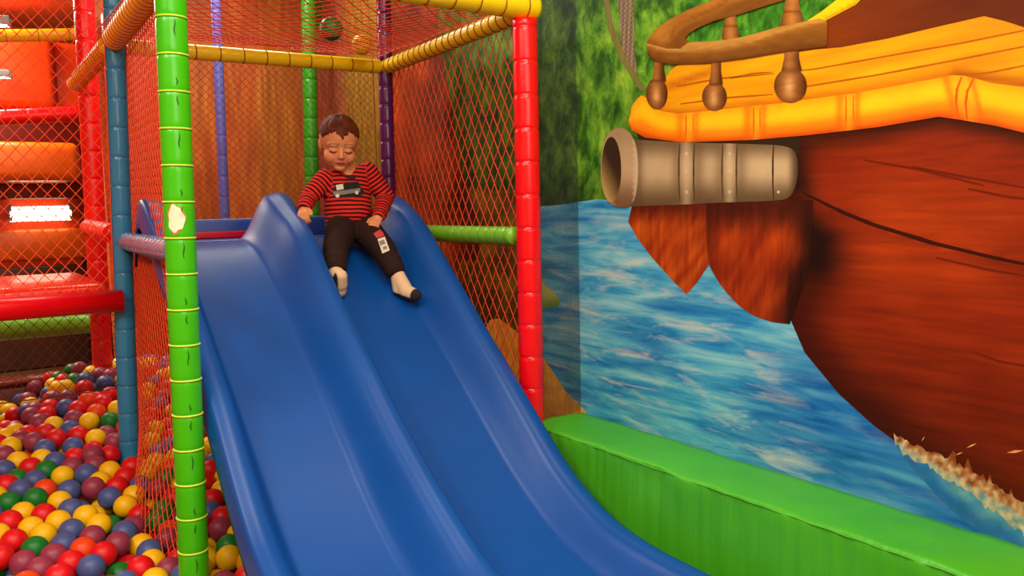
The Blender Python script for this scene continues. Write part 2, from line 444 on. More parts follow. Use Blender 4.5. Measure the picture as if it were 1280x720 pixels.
def slide_z(x, y):
    hw = .024+.012*sstep(3.1, 3.3, y)                                 # half width of the rounded rail tops
    z = lane_z(y)
    best = z
    lo = None
    for xr in XS:
        rz = interp(RAILS[xr], y); d = abs(x-xr)
        h = rz-z
        wl = WALLS[xr][0 if x < xr else 1]
        if d < hw: q = rz-.008*(d/hw)**2
        else:
            t = (d-hw)/wl
            q = z+(h-.008)*(1-sstep(0, 1, t)) if t < 1 else z
        best = max(best, q)
    mid = (XS[0]+XS[1])/2 if x < XS[1] else (XS[1]+XS[2])/2
    return best-.012*(1-min(1, abs(x-mid)/.2)**2)
def slide():
    t = thing('double_slide', 'wide blue plastic two lane slide with a toddler on its right lane', 'slide', (1.115, 1.3, 0))
    xa, xb = XS[0]-.03, XS[2]+.03
    nx, ny = 150, 110
    vs = []; ys = [1.3+(3.40-1.3)*j/ny for j in range(ny+1)]
    sk = 5
    for y in ys:
        row = []
        for i in range(nx+1):
            x = xa+(xb-xa)*i/nx; row.append((x, y, slide_z(x, y)))
        l, r = row[0], row[-1]
        left = [(l[0]-.012*math.sin(PI/2*k/sk), y, l[2]-.10*(k/sk)) for k in range(sk, 0, -1)]
        right = [(r[0]+.012*math.sin(PI/2*k/sk), y, r[2]-.10*(k/sk)) for k in range(1, sk+1)]
        vs += left+row+right
    W = nx+1+2*sk
    fs = [(j*W+i, j*W+i+1, (j+1)*W+i+1, (j+1)*W+i) for j in range(ny) for i in range(W-1)]
    o = MB().add(vs, fs).build('slide_body', M['slide'], t)
    so = o.modifiers.new('thickness', 'SOLIDIFY'); so.thickness = .009; so.offset = -1
    # moulded feet carrying the run-out
    for x in (.72, 1.115, 1.51):
        bevel(MB().box((x-.04, 1.38, .0), (x+.04, 1.5, .1)).build('foot', M['slide'], t), .01)
slide()

# ---------------------------------------------------------------- long green padding block
def padding():
    t = thing('wall_padding', 'long bright green vinyl padded block along foot of the mural wall', 'padding', (1.87, 1.3, 0))
    y0, y1 = -.6, 2.47; ny = 260
    vs = []; prof = []
    # cross-section points (x, z) around: bottom front -> top front (round) -> top back -> bottom back
    N = 14
    front = [(1.742, .385*k/N) for k in range(N+1)]
    rnd = [(1.742+.014*(1-math.cos(a)), .385+.014*math.sin(a)) for a in (PI/6, PI/3, PI/2)]
    top = [(1.756+(1.986-1.756)*k/8, .399+.004*math.sin(PI*k/8)) for k in range(1, 9)]
    prof = front+rnd+top+[(1.994, .385), (1.996, 0)]
    for j in range(ny+1):
        y = y0+(y1-y0)*j/ny
        for k, (x, z) in enumerate(prof):
            w = mnoise.noise(V((y*6, z*1.1, 3)))*.7+mnoise.noise(V((y*19, z*1.7, 9)))*.35
            edge = math.exp(-((z-.36)/.05)**2)
            if k <= N+1: x = x+(.010*w*(.45+edge)+.004*mnoise.noise(V((y*34, z*2.2, 5)))*sstep(0, .3, z))-.006*math.sin(PI*z/.39)
            else: z = z+.005*mnoise.noise(V((y*9, x*14, 1)))
            x = min(x, 1.997)
            vs.append((x, y, max(z, 0)))
    W = len(prof)
    fs = [(j*W+i, (j+1)*W+i, (j+1)*W+i+1, j*W+i+1) for j in range(ny) for i in range(W-1)]
    fs += [tuple(range(W)), tuple(range(ny*W, ny*W+W))[::-1]]
    MB().add(vs, fs).build('vinyl_cover', M['pad'], t)
    MB().tube([(1.7425+.004*mnoise.noise(V((y0+(y1-y0)*j/120*6, 2, 3))), y0+(y1-y0)*j/120, .3905+.001*math.sin(j*1.7)) for j in range(121)], .0018, 8).build('seam_piping', M['pad'], t)
padding()

# ---------------------------------------------------------------- the painted mural on the right wall
def paint_mat(name, sc=(1, 1, 1), scale=10, lo=.75, hi=1.25, rot=0., detail=5, dist=.3, rough=.5):
    """painted colour carried by the 'paint' attribute, broken up by brush streaks"""
    t = NT(name); n = t.noise(t.coord(sc, (rot, 0, 0)), scale, detail, .6, dist)
    r = t.ramp(n, [(.28, (lo, lo, lo, 1)), (.72, (hi, hi, hi, 1))])
    t.link(t.mix(t.attr('paint').outputs['Color'], r, 1., 'MULTIPLY'), t.b.inputs['Base Color'])
    t.b.inputs['Roughness'].default_value = rough; t.b.inputs['Specular IOR Level'].default_value = .15
    return t.m

def water_mat():
    t = NT('painted_water')
    n = t.noise(t.coord((1, 1.3, 10.5), (.05, 0, 0)), 2.1, 6, .58, .5); n2 = t.noise(t.coord((1, 1.1, 5.)), 1.5, 3, .5, .3)
    n3 = t.noise(t.coord((1, 2.1, 11.5), (.05, 0, 0)), 1.7, 5, .62, .5)
    a = t.ramp(n, [(.30, rgb(24, 112, 182)), (.43, rgb(54, 152, 200)), (.55, rgb(96, 182, 206)), (.68, rgb(146, 206, 214))])
    deep = t.ramp(n, [(.3, rgb(8, 62, 136)), (.5, rgb(18, 96, 176)), (.68, rgb(44, 134, 194))])
    vc = t.attr('paint').outputs['Color']
    w = t.node('ShaderNodeSeparateColor'); t.link(vc, w.inputs[0])
    # attribute red: how deep the blue is, green: how many pale caps, blue: how dark the strip
    add = t.node('ShaderNodeMath', operation='ADD'); t.link(w.outputs[0], add.inputs[0]); 
    sub = t.node('ShaderNodeMath', operation='MULTIPLY_ADD'); t.link(n2, sub.inputs[0]); sub.inputs[1].default_value = 2.6; sub.inputs[2].default_value = -1.3
    t.link(sub.outputs[0], add.inputs[1]); add.use_clamp = True
    base = t.mix(a, deep, add.outputs[0])
    cap = t.ramp(n3, [(.52, (0, 0, 0, 1)), (.70, (.85, .85, .85, 1))])
    cm = t.node('ShaderNodeMath', operation='MULTIPLY'); t.link(cap, cm.inputs[0]); t.link(w.outputs[1], cm.inputs[1])
    c = t.mix(base, rgb(196, 206, 196), cm.outputs[0])
    c = t.mix(c, rgb(26, 74, 110), w.outputs[2])
    t.link(c, t.b.inputs['Base Color']); t.b.inputs['Roughness'].default_value = .5; t.b.inputs['Specular IOR Level'].default_value = .15
    return t.m

def jungle_mat():
    t = NT('painted_foliage')
    n = t.noise(t.coord((1, 1.5, 1.1), (.5, 0, 0)), 8, 7, .68, .35); n2 = t.noise(t.coord((1, 4.2, 1.1), (-.6, 0, 0)), 13, 5, .65, .25)
    a = t.ramp(n, [(.28, rgb(12, 38, 8)), (.42, rgb(46, 96, 22)), (.52, rgb(88, 142, 40)), (.63, rgb(128, 176, 56)), (.76, rgb(190, 206, 66))])
    r = t.ramp(n2, [(.3, (.6, .62, .55, 1)), (.7, (1.25, 1.22, 1.0, 1))])
    vc = t.attr('paint').outputs['Color']
    t.link(t.mix(t.mix(a, r, .8, 'MULTIPLY'), vc, 1., 'MULTIPLY'), t.b.inputs['Base Color']); t.b.inputs['Roughness'].default_value = .5
    t.b.inputs['Specular IOR Level'].default_value = .15
    return t.m

XWALL = 2.0
mural = thing('wall_mural', 'large painted pirate ship and jungle lagoon mural covering the right wall', 'mural', (XWALL, 2.4, 0))
def inside(p, poly):
    x, y = p; c = False; j = len(poly)-1
    for i in range(len(poly)):
        (xi, yi), (xj, yj) = poly[i], poly[j]
        if (yi > y) != (yj > y) and x < (xj-xi)*(y-yi)/(yj-yi)+xi: c = not c
        j = i
    return c
def seg_d(p, a, b):
    ax, ay = a; bx, by = b; dx_, dy_ = bx-ax, by-ay; L = dx_*dx_+dy_*dy_
    t = 0 if L == 0 else min(1, max(0, ((p[0]-ax)*dx_+(p[1]-ay)*dy_)/L))
    return math.hypot(p[0]-ax-t*dx_, p[1]-ay-t*dy_)
def line_d(p, pts): return min(seg_d(p, a, b) for a, b in zip(pts[:-1], pts[1:]))
def smooth_poly(pts, n=3):
    """rounds an outline by corner cutting, keeping corners given with a third value"""
    out = pts
    for _ in range(n):
        q = []
        for i in range(len(out)):
            a, b = out[i], out[(i+1) % len(out)]
            ka, kb = len(a) > 2, len(b) > 2
            if ka: q.append(a)
            else: q.append((a[0]*.75+b[0]*.25, a[1]*.75+b[1]*.25))
            if not kb: q.append((a[0]*.25+b[0]*.75, a[1]*.25+b[1]*.75))
        out = q
    return [(p[0], p[1]) for p in out]

def painted(name, poly, color, mat, layer, step=7., smooth=0, label=None, parent=None):
    """a painted shape of the mural: outline and colours traced on the wall surface itself"""
    if smooth: poly = smooth_poly(poly, smooth)
    poly = [(p[0], p[1]) for p in poly]
    pts = []
    for i in range(len(poly)):
        a, b = poly[i], poly[(i+1) % len(poly)]; n = max(1, int(math.hypot(b[0]-a[0], b[1]-a[1])/step))
        for k in range(n): pts.append((a[0]+(b[0]-a[0])*k/n, a[1]+(b[1]-a[1])*k/n))
    nb = len(pts); xs = [p[0] for p in pts]; ys = [p[1] for p in pts]
    y = min(ys)+step/2; row = 0
    while y < max(ys):
        x = min(xs)+step/2+(step/2 if row % 2 else 0)
        while x < max(xs):
            if inside((x, y), poly): pts.append((x, y))
            x += step
        y += step; row += 1
    ve, ed, fa, *_ = delaunay_2d_cdt([V(p) for p in pts], [(i, (i+1) % nb) for i in range(nb)], [], 1, 1e-4)
    X = XWALL-.0004*layer
    vs, cs = [], []
    for p in ve:
        vs.append(onX(p.x, p.y, X)); cs.append(color(p.x, p.y))
    o = MB().add(vs, [tuple(f) for f in fa]).build(name, mat, parent or mural, smooth=False)
    ca = o.data.color_attributes.new('paint', 'FLOAT_COLOR', 'POINT')
    ca.data.foreach_set('color', [q for c in cs for q in c])
    if label: o['label'] = label
    return o

def stroke(name, pts, width, col, layer, mat=None):
    """a painted line: a narrow tapering brush stroke"""
    n = len(pts); L, R = [], []
    fine = []
    for a, b in zip(pts[:-1], pts[1:]):
        for k in range(4): fine.append((a[0]+(b[0]-a[0])*k/4, a[1]+(b[1]-a[1])*k/4))
    fine.append(pts[-1]); n = len(fine)
    for i, p in enumerate(fine):
        a, b = fine[max(i-1, 0)], fine[min(i+1, n-1)]; dx_, dy_ = b[0]-a[0], b[1]-a[1]; q = math.hypot(dx_, dy_)
        w = width*.5*(.35+.65*math.sin(PI*min(1, max(0, .12+.8*i/(n-1)))))*(1+.3*mnoise.noise(V((i*.9, 0, width))))
        L.append((p[0]-dy_/q*w, p[1]+dx_/q*w)); R.append((p[0]+dy_/q*w, p[1]-dx_/q*w))
    return painted(name, L+R[::-1], lambda x, y: L4(col), mat or M['paint_flat'], layer, 40)
def cmix(a, b, t): return tuple(a[i]*(1-t)+b[i]*t for i in range(3))
def L4(c): return rgb(max(0, min(255, c[0])), max(0, min(255, c[1])), max(0, min(255, c[2])))
nz = lambda x, y, s, k=0.: mnoise.noise(V((x/s, y/s, k)))

# the wall is painted on past the frame, along the level lines of the wall
def RTP(y): return (1850, 270+(y-270)*1920/1590)
# foliage: whole upper wall, far left included
def c_jungle(x, y):
    d = 1.0
    d *= 1-.62*sstep(190, 252, y)*sstep(800, 700, x)                  # dark bank above the water
    d *= 1-.45*sstep(720, 676, x)*sstep(60, 150, y)
    d *= 1+.25*math.exp(-((x-800)/60)**2-((y-60)/60)**2)
    d *= 1-.35*sstep(640, 560, x)
    g = 1+.2*nz(x, y, 40)
    if x > 850: return (d*g*.55, d*g*.95, d*g*.7, 1)
    return (d*g*.96, d*g*1.04, d*g*.9, 1)
painted('painted_jungle', [(395, -120), RTP(-330), RTP(120), (780, 270), (660, 262), (395, 300)], c_jungle, jungle_mat(), 1, 14)
# far trunks and roots behind the right net
m_bark = paint_mat('painted_bark', (1, 5, 1.4), 7, .45, 1.5, .25, 5, .8)
def c_trunk(x, y):
    t = (x-470)/110
    c = cmix((74, 24, 4), (168, 68, 14), max(0, min(1, .5+.9*nz(x, y*.4, 22))))
    return L4(cmix(c, (70, 24, 6), sstep(560, 590, x)))
def c_bankback(x, y):
    c = cmix((54, 34, 10), (134, 106, 30), max(0, min(1, .5+.8*nz(x, y, 26, 4))))
    return L4(cmix(c, (176, 116, 32), sstep(400, 460, y)*.8))
painted('painted_undergrowth', [(395, 300), (520, 230), (660, 240), (664, 560), (395, 560)], c_bankback, paint_mat('painted_undergrowth', (1, 3, 2), 9, .4, 1.5, .3, 5, 1.), 2, 10)
painted('painted_tree_trunk', smooth_poly([(470, -40), (545, -40), (548, 60), (566, 130), (570, 190), (590, 250), (606, 330), (566, 322), (560, 420), (535, 330), (500, 420), (470, 400)], 2), c_trunk, m_bark, 3, 8)
painted('painted_tree_trunk', smooth_poly([(396, -60), (482, -60), (482, 420), (396, 420)], 1), lambda x, y: L4(cmix((156, 84, 60), (140, 104, 36), sstep(422, 440, x+6*nz(x, y, 30)))), m_bark, 4, 9, label='pale pinkish grey painted trunk')
# lianas
def c_liana(x, y): return L4(cmix((84, 74, 52), (170, 150, 124), .5+.5*math.sin(x*1.15+y*.06)))
painted('painted_liana', [(768, -60), (790, -60), (793, 60), (796, 92), (790, 96), (781, 82), (776, 50)], c_liana, paint_mat('painted_liana', (1, 12, 1), 6, .8, 1.2), 3, 3)
def c_twig(x, y): return L4((124, 118, 60))
painted('painted_liana', [(748, -40), (755, -40), (766, 30), (782, 70), (806, 112), (801, 114), (776, 76), (760, 36)], c_twig, paint_mat('painted_twig', (1, 8, 1), 6, .8, 1.2), 4, 4)

# lagoon
def c_water(x, y):
    deep = .0
    deep += .55*math.exp(-((x-735)/45)**2-((y-262)/22)**2)+.5*math.exp(-((x-700)/30)**2-((y-322)/30)**2)
    deep += .75*sstep(0, 1, (x-840)/260)*sstep(380, 470, y)-.45*sstep(900, 740, x)*sstep(400, 300, y)
    deep += .3*math.exp(-((x-1040)/90)**2-((y-520)/60)**2)
    cap = .95*sstep(1030, 900, x-.4*(y-480))+.15
    cap *= .4+.6*sstep(285, 330, y)
    strip = .55*sstep(733, 728, x)*0+.0
    return (max(0, min(1, deep)), max(0, min(1, cap)), strip, 1)
painted('painted_water', [(663, 259), (700, 256), (745, 249), (800, 252), RTP(120), RTP(800), (1280, 730), (734, 560), (663, 560)], c_water, water_mat(), 5, 12)
# sandy shore and leaf low behind the red post
def c_sand(x, y): return L4(cmix((255, 200, 80), (236, 158, 48), .5+.7*nz(x, y, 12)))
painted('painted_shore', smooth_poly([(600, 380), (664, 428), (690, 462), (708, 492), (735, 515), (748, 560, 1), (600, 560, 1)], 2), c_sand, paint_mat('painted_sand', (1, 6, 1), 8, .75, 1.2), 6, 6)
painted('painted_leaf', smooth_poly([(664, 352), (676, 348), (682, 358), (694, 366), (702, 378), (694, 384), (676, 386), (664, 384)], 2), lambda x, y: L4(cmix((190, 196, 90), (96, 148, 50), sstep(366, 384, y))), paint_mat('painted_leaf', (1, 1, 1), 20, .9, 1.1), 7, 4)

# hull
HULL = [(972, 140, 1), (RTP(140)+(1,)), (RTP(830)+(1,)), (1330, 690), (1280, 664), (1200, 612), (1143, 574), (1117, 550), (1091, 531), (1049, 493), (1006, 441), (990, 404, 1), (988, 398), (985, 385), (972, 340)]
P1 = [(1002, 240), (1030, 254), (1055, 266), (1092, 281), (1167, 304), (1242, 322), (1280, 330), RTP(372)]
HEDGE = [(992, 180), (1000, 274), (1027, 300), (1020, 326), (990, 400), (1006, 441), (1049, 493), (1117, 550), (1200, 612), (1330, 690)]
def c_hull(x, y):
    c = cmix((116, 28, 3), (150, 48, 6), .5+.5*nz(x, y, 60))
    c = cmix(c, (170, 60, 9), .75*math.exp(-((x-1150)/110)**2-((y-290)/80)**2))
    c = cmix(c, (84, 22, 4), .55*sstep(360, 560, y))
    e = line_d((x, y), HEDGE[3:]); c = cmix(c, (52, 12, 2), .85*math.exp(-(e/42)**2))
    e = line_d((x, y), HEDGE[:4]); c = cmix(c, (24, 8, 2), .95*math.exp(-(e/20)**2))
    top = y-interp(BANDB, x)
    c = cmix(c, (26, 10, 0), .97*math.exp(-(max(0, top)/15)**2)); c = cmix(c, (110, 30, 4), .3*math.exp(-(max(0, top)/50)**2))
    e = line_d((x, y), P1); up = y < interp([(p[0], p[1]) for p in P1], x)
    c = cmix(c, (110, 28, 2), .5*math.exp(-(e/14)**2)*(0 if up else 1))
    for (ax, ay, bx, by, s_) in () and ((1110, 365, 1280, 420, .45), (1180, 320, 1280, 345, .5), (1060, 355, 1230, 470, .35), (1220, 440, 1290, 462, .4)):
        c = cmix(c, (70, 16, 2), s_*math.exp(-(seg_d((x, y), (ax, ay), (bx, by))/4)**2))
    return L4(c)
BANDT = [(787, 146), (790, 132), (797, 123), (802, 119), (808, 122), (815, 132), (827, 139), (846, 142), (882, 139), (919, 135), (976, 129), (1004, 125), (1072, 116), (1122, 107), (1192, 94), (1207, 95), (1240, 104), (1280, 109), RTP(150)]
BANDB = [(785, 152), (790, 163), (806, 172), (852, 178), (940, 175), (1010, 169), (1097, 159), (1173, 146), (1202, 150), (1243, 157), (1280, 166), RTP(214)]
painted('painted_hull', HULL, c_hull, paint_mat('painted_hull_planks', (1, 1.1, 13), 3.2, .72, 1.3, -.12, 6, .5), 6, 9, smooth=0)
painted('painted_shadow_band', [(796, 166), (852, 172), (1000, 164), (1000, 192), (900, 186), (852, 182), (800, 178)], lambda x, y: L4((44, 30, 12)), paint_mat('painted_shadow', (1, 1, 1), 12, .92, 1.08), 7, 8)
M['paint_flat'] = paint_mat('painted_detail', (1, 1, 1), 12, .92, 1.08)
stroke('painted_plank_seam', P1, 5, (56, 12, 2), 7)
for q_ in ([(1170, 322), (1230, 336), (1300, 348)], [(1140, 208), (1200, 220), (1290, 236)], [(1216, 440), (1250, 452), (1296, 460)], [(1080, 200), (1150, 212), (1230, 232)], [(1210, 236), (1260, 246), (1310, 252)]): stroke('painted_plank_seam', q_, 3.5, (104, 28, 4), 7)
# bow wave and spray
def c_wave(x, y):
    c = cmix((30, 110, 164), (104, 166, 170), max(0, min(1, .55+.8*nz(x*.5+y*.5, y-x*.6, 16))))
    e = line_d((x, y), [(1117, 552), (1150, 590), (1200, 640), (1280, 690), (1420, 790)])
    return L4(cmix(c, (26, 92, 168), .7*math.exp(-(e/14)**2)))
painted('painted_bow_wave', [(1117, 550), (1160, 574), (1220, 612), (1290, 655), (1420, 735), (1420, 830), (1280, 700), (1225, 668), (1180, 628), (1140, 585)], c_wave, paint_mat('painted_wave', (1, 3, 3), 6, .8, 1.2, .5), 7, 7)
def spray():
    rr = random.Random(3); up, dn = [], []
    x = 1117
    while x < 1430:
        b = interp([(1117, 550), (1160, 576), (1220, 610), (1280, 646), (1430, 742)], x)
        up.append((x, b-(rr.uniform(4, 20) if rr.random() < .3 else rr.uniform(1, 6))*min(1, (x-1110)/30)-8*sstep(1130, 1200, x)-6))
        dn.append((x+2, b+rr.uniform(3, 14)+14*sstep(1180, 1280, x))); x += rr.uniform(2, 6)
    def c(x, y):
        b = interp([(1117, 550), (1160, 576), (1220, 610), (1280, 646), (1430, 742)], x)
        k = max(0, min(1, .5+1.1*nz(x, y, 8, 2)-.45*max(0, (b-8-y)/14)))
        return L4(cmix((128, 62, 22) if y < b else (92, 140, 142), (208, 184, 138), k))
    painted('painted_spray', up+dn[::-1], c, paint_mat('painted_spray', (1, 4, 4), 8, .75, 1.25), 8, 4)
    for a, b in (((1208, 560), (1221, 554)), ((1194, 569), (1204, 565)), ((1258, 566), (1280, 563)), ((1152, 552), (1156, 545))):
        nx_, ny_ = (b[1]-a[1])*.08, -(b[0]-a[0])*.08
        painted('painted_spray', [a, ((a[0]+b[0])/2+nx_, (a[1]+b[1])/2+ny_), b, ((a[0]+b[0])/2-nx_, (a[1]+b[1])/2-ny_)], lambda x, y: L4((214, 150, 96)), M['paint_flat'], 8, 8)
spray()
# rudder boards under the cannon
m_board = paint_mat('painted_board', (1, 13, 1.2), 4, .66, 1.36, .5, 5, .4)
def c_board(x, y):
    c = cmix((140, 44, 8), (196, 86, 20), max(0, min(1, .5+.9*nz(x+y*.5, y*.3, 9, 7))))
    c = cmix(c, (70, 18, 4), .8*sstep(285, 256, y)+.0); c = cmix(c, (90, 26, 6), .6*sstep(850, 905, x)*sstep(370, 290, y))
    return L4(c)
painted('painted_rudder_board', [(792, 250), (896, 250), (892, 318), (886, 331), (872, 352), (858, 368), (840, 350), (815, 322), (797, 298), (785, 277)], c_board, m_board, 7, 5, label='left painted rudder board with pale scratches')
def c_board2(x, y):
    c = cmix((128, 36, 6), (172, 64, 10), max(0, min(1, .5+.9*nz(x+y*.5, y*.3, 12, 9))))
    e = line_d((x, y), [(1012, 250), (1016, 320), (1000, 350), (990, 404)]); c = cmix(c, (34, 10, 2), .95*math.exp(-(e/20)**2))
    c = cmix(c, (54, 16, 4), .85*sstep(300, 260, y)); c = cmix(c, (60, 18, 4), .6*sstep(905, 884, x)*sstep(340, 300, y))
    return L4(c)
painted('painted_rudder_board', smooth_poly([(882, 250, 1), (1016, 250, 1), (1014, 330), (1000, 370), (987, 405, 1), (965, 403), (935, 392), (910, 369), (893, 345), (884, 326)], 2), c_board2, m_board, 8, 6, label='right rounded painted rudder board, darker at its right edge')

# cabin, yellow trim, deck planks
def c_deck(x, y):
    c = cmix((246, 182, 6), (222, 136, 4), max(0, min(1, .5+.5*nz(x*.12, y+x*.16, 14, 3))))
    t = interp(BANDT, x)-y
    c = cmix(c, (196, 104, 6), .8*math.exp(-(t/7)**2))
    c = cmix(c, (214, 128, 8), .5*sstep(1060, 1240, x)*sstep(60, 30, y))
    c = cmix(c, (170, 86, 6), .65*math.exp(-(seg_d((x, y), (836, 108), (886, 90))/4.5)**2))
    c = cmix(c, (150, 70, 4), .6*math.exp(-(seg_d((x, y), (1195, 92), (1290, 104))/7)**2))
    return c
painted('painted_deck', [(806, 134), (826, 106), (838, 88), (846, 82), (979, 60), (1050, 50), (1170, 25), (1232, 12), (1290, 28), RTP(70), RTP(160), (1280, 118), (1207, 104), (1192, 104), (1072, 124), (900, 146), (846, 150), (815, 140)],
        lambda x, y: L4(c_deck(x, y)), paint_mat('painted_planks', (1, 1.1, 14), 4, .86, 1.12, -.1, 4, .3), 8, 6)

def c_cabin(x, y):
    c = cmix((124, 50, 4), (92, 32, 2), max(0, min(1, (x-1040)/170)))
    e = line_d((x, y), [(1000, 62), (1051, 58), (1110, 47), (1169, 33), (1230, 19), (1290, 36)])
    c = cmix(c, (100, 44, 2), .4*math.exp(-(e/9)**2)); return L4(c)
painted('painted_cabin_side', [(992, 66), (1018, 62), (1051, 59), (1110, 48), (1169, 34), (1230, 20), (1255, 26), (1283, 35), RTP(90), RTP(-330), (1180, -140), (1084, -10), (1074, 5), (1034, 26), (1028, 40)], c_cabin, paint_mat('painted_cabin', (1, 2, 8), 3, .85, 1.15, -.15), 9, 8)
painted('painted_cabin_trim', [(1006, 28), (1026, 15), (1048, -2), (1120, -60), (1180, -140), (1200, -130), (1130, -50), (1084, -8), (1070, 6), (1034, 25), (1024, 30)], lambda x, y: L4(cmix((252, 206, 14), (216, 140, 6), sstep(-1, 4, (x-1030)*.55+(y-26)+4))), M['paint_flat'], 10, 5)
# bamboo rail round the hull
NODES = [(862, 7), (946, 7), (1062, 8), (1205, 13)]
def c_band(x, y):
    t0, b0 = interp(BANDT, x), interp(BANDB, x); k = max(0, min(1, (y-t0)/(b0-t0)))
    c = cmix((244, 168, 8), (255, 196, 20), sstep(0, .3, k)); c = cmix(c, (246, 128, 10), sstep(.42, .8, k)); c = cmix(c, (196, 74, 4), sstep(.78, 1, k))
    for q, w in NODES:
        sx = q+(y-120)*(.25*(-1 if q < 1200 else 1) if q > 1200 else -.02)
        c = cmix(c, (220, 96, 4), .6*math.exp(-((x-sx+w+4)/5)**2)); c = cmix(c, (206, 92, 4), .6*math.exp(-((x-sx-w-2)/3.5)**2))
        c = cmix(c, (246, 158, 26), .55*math.exp(-((x-sx)/(w*.7))**2))
    c = cmix(c, (226, 140, 8), .5*math.exp(-((x-786)/6)**2))
    return L4(c)
painted('painted_bamboo_rail', [(p[0], p[1]) for p in BANDT]+[(p[0], p[1]) for p in BANDB[::-1]], c_band, M['paint_flat'], 11, 4.5)
# cannon
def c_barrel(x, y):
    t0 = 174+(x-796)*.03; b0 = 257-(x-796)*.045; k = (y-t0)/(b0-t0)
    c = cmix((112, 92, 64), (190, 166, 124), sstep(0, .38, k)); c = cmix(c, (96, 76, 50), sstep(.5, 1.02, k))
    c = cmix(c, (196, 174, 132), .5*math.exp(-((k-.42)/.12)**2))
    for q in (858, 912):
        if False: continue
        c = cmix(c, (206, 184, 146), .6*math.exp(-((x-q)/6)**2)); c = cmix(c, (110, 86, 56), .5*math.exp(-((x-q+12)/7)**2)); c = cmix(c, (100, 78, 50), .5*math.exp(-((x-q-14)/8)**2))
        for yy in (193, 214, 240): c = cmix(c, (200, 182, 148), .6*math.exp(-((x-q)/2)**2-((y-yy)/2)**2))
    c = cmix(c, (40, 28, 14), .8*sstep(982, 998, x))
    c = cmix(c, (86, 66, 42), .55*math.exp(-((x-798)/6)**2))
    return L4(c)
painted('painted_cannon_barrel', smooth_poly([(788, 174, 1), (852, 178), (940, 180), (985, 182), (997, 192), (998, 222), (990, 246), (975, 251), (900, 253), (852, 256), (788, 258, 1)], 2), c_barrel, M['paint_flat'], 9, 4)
def c_rim(x, y):
    k = (y-161)/98; c = cmix((160, 136, 96), (186, 160, 120), sstep(0, .4, k)); c = cmix(c, (112, 82, 54), sstep(.5, 1, k))
    if x > 791: c = cmix(c, (206, 186, 150), .7)
    return L4(cmix(c, (196, 172, 130), .5*math.exp(-((line_d((x, y), [(757, 180), (752, 205), (756, 240), (766, 256)]))/3)**2)))
painted('painted_cannon_muzzle', smooth_poly([(768, 160), (783, 160), (794, 176), (798, 200), (797, 235), (790, 259), (772, 260), (758, 252), (751, 228), (751, 196), (757, 170)], 2), c_rim, M['paint_flat'], 12, 4)
painted('painted_cannon_bore', [(764+12.5*math.cos(2*PI*i/40), 212+41*math.sin(2*PI*i/40)) for i in range(40)], lambda x, y: L4(cmix((52, 36, 18), (190, 160, 92), max(0, min(1, .12+(y-205)/50*(.9)-(x-762)/26)))), M['paint_flat'], 13, 4)
# curved wooden railing with its turned posts
def baluster(neck, bulb, tip=0):
    (nx_, ny0, ny1, nw), (bx, by, rx, ry) = neck, bulb
    prof = [(ny0, nw*.8), (ny0+(ny1-ny0)*.5, nw*.85), (ny1-1, nw*1.15), (ny1+2, nw*1.0)]
    l = [(nx_-w, y) for y, w in prof]; r = [(nx_+w, y) for y, w in prof]
    arc = [(bx+rx*math.cos(a), by+ry*math.sin(a)) for a in [PI*1.5+.35+(2*PI-.7)*i/30 for i in range(31)]]
    poly = l+arc[::-1]+r[::-1]
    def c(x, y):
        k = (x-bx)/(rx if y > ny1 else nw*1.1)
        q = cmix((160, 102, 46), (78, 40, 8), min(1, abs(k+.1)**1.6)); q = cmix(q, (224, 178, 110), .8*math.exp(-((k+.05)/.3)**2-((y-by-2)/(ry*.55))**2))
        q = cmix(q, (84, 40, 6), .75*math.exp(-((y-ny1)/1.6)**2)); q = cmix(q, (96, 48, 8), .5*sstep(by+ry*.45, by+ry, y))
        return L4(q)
    return poly, c
m_wood = paint_mat('painted_railing_wood', (1, 3, 14), 4, .82, 1.2, -.1, 4, .3)
BAL = [((824, 76, 101, 7.5), (821, 117, 13.5, 20)), ((895, 74, 105, 7.5), (893, 121, 15.5, 18)), ((989.5, 58, 88, 11), (988, 107, 20.5, 22))]
for nk, bl in BAL:
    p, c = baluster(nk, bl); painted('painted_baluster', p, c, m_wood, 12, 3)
def bell(cx, y0, y1, w0, w1):
    poly = [(cx-w0, y0), (cx-w0*1.1, y0+(y1-y0)*.4), (cx-w1*.75, y0+(y1-y0)*.62), (cx-w1, y1), (cx+w1, y1-2), (cx+w1*.75, y0+(y1-y0)*.6), (cx+w0*1.1, y0+(y1-y0)*.4), (cx+w0, y0)]
    return smooth_poly(poly, 2), lambda x, y: L4(cmix(cmix((184, 122, 54), (84, 44, 8), min(1, abs((x-cx)/w1)**1.3)), (90, 42, 6), .6*math.exp(-((y-(y0+(y1-y0)*.55))/2)**2)))
for a in ((913, 10, 51, 6.5, 12.5), (990, -14, 38, 8, 16.5)):
    p, c = bell(*a); painted('painted_baluster', p, c, m_wood, 10, 3)
BACKR = [(808, 54), (811, 47), (818, 38), (834, 26), (858, 13), (893, -1), (930, -18), (1010, -36), (1010, -10), (978, 1), (964, 5), (924, 18), (893, 26), (872, 35), (861, 42), (856, 48), (863, 53), (882, 55), (834, 62), (811, 58)]
INN = [(1010, -30), (930, -10), (893, 10), (858, 26), (842, 36), (838, 46), (850, 50)]
def c_back(x, y):
    e = line_d((x, y), INN); c = cmix((164, 106, 32), (120, 72, 16), sstep(0, 14, y-interp([(838, 42), (858, 24), (893, 9), (930, -8), (1010, -28)], x)))
    c = cmix(c, (206, 142, 56), .5*math.exp(-((x-826)/14)**2-((y-46)/14)**2)); return L4(cmix(c, (110, 58, 8), .5*math.exp(-(e/2)**2)))
painted('painted_railing_back', BACKR, c_back, m_wood, 13, 4)
FR_T = [(808, 54), (834, 61), (882, 60), (929, 52), (976, 38), (1003, 30), (1029, 25)]
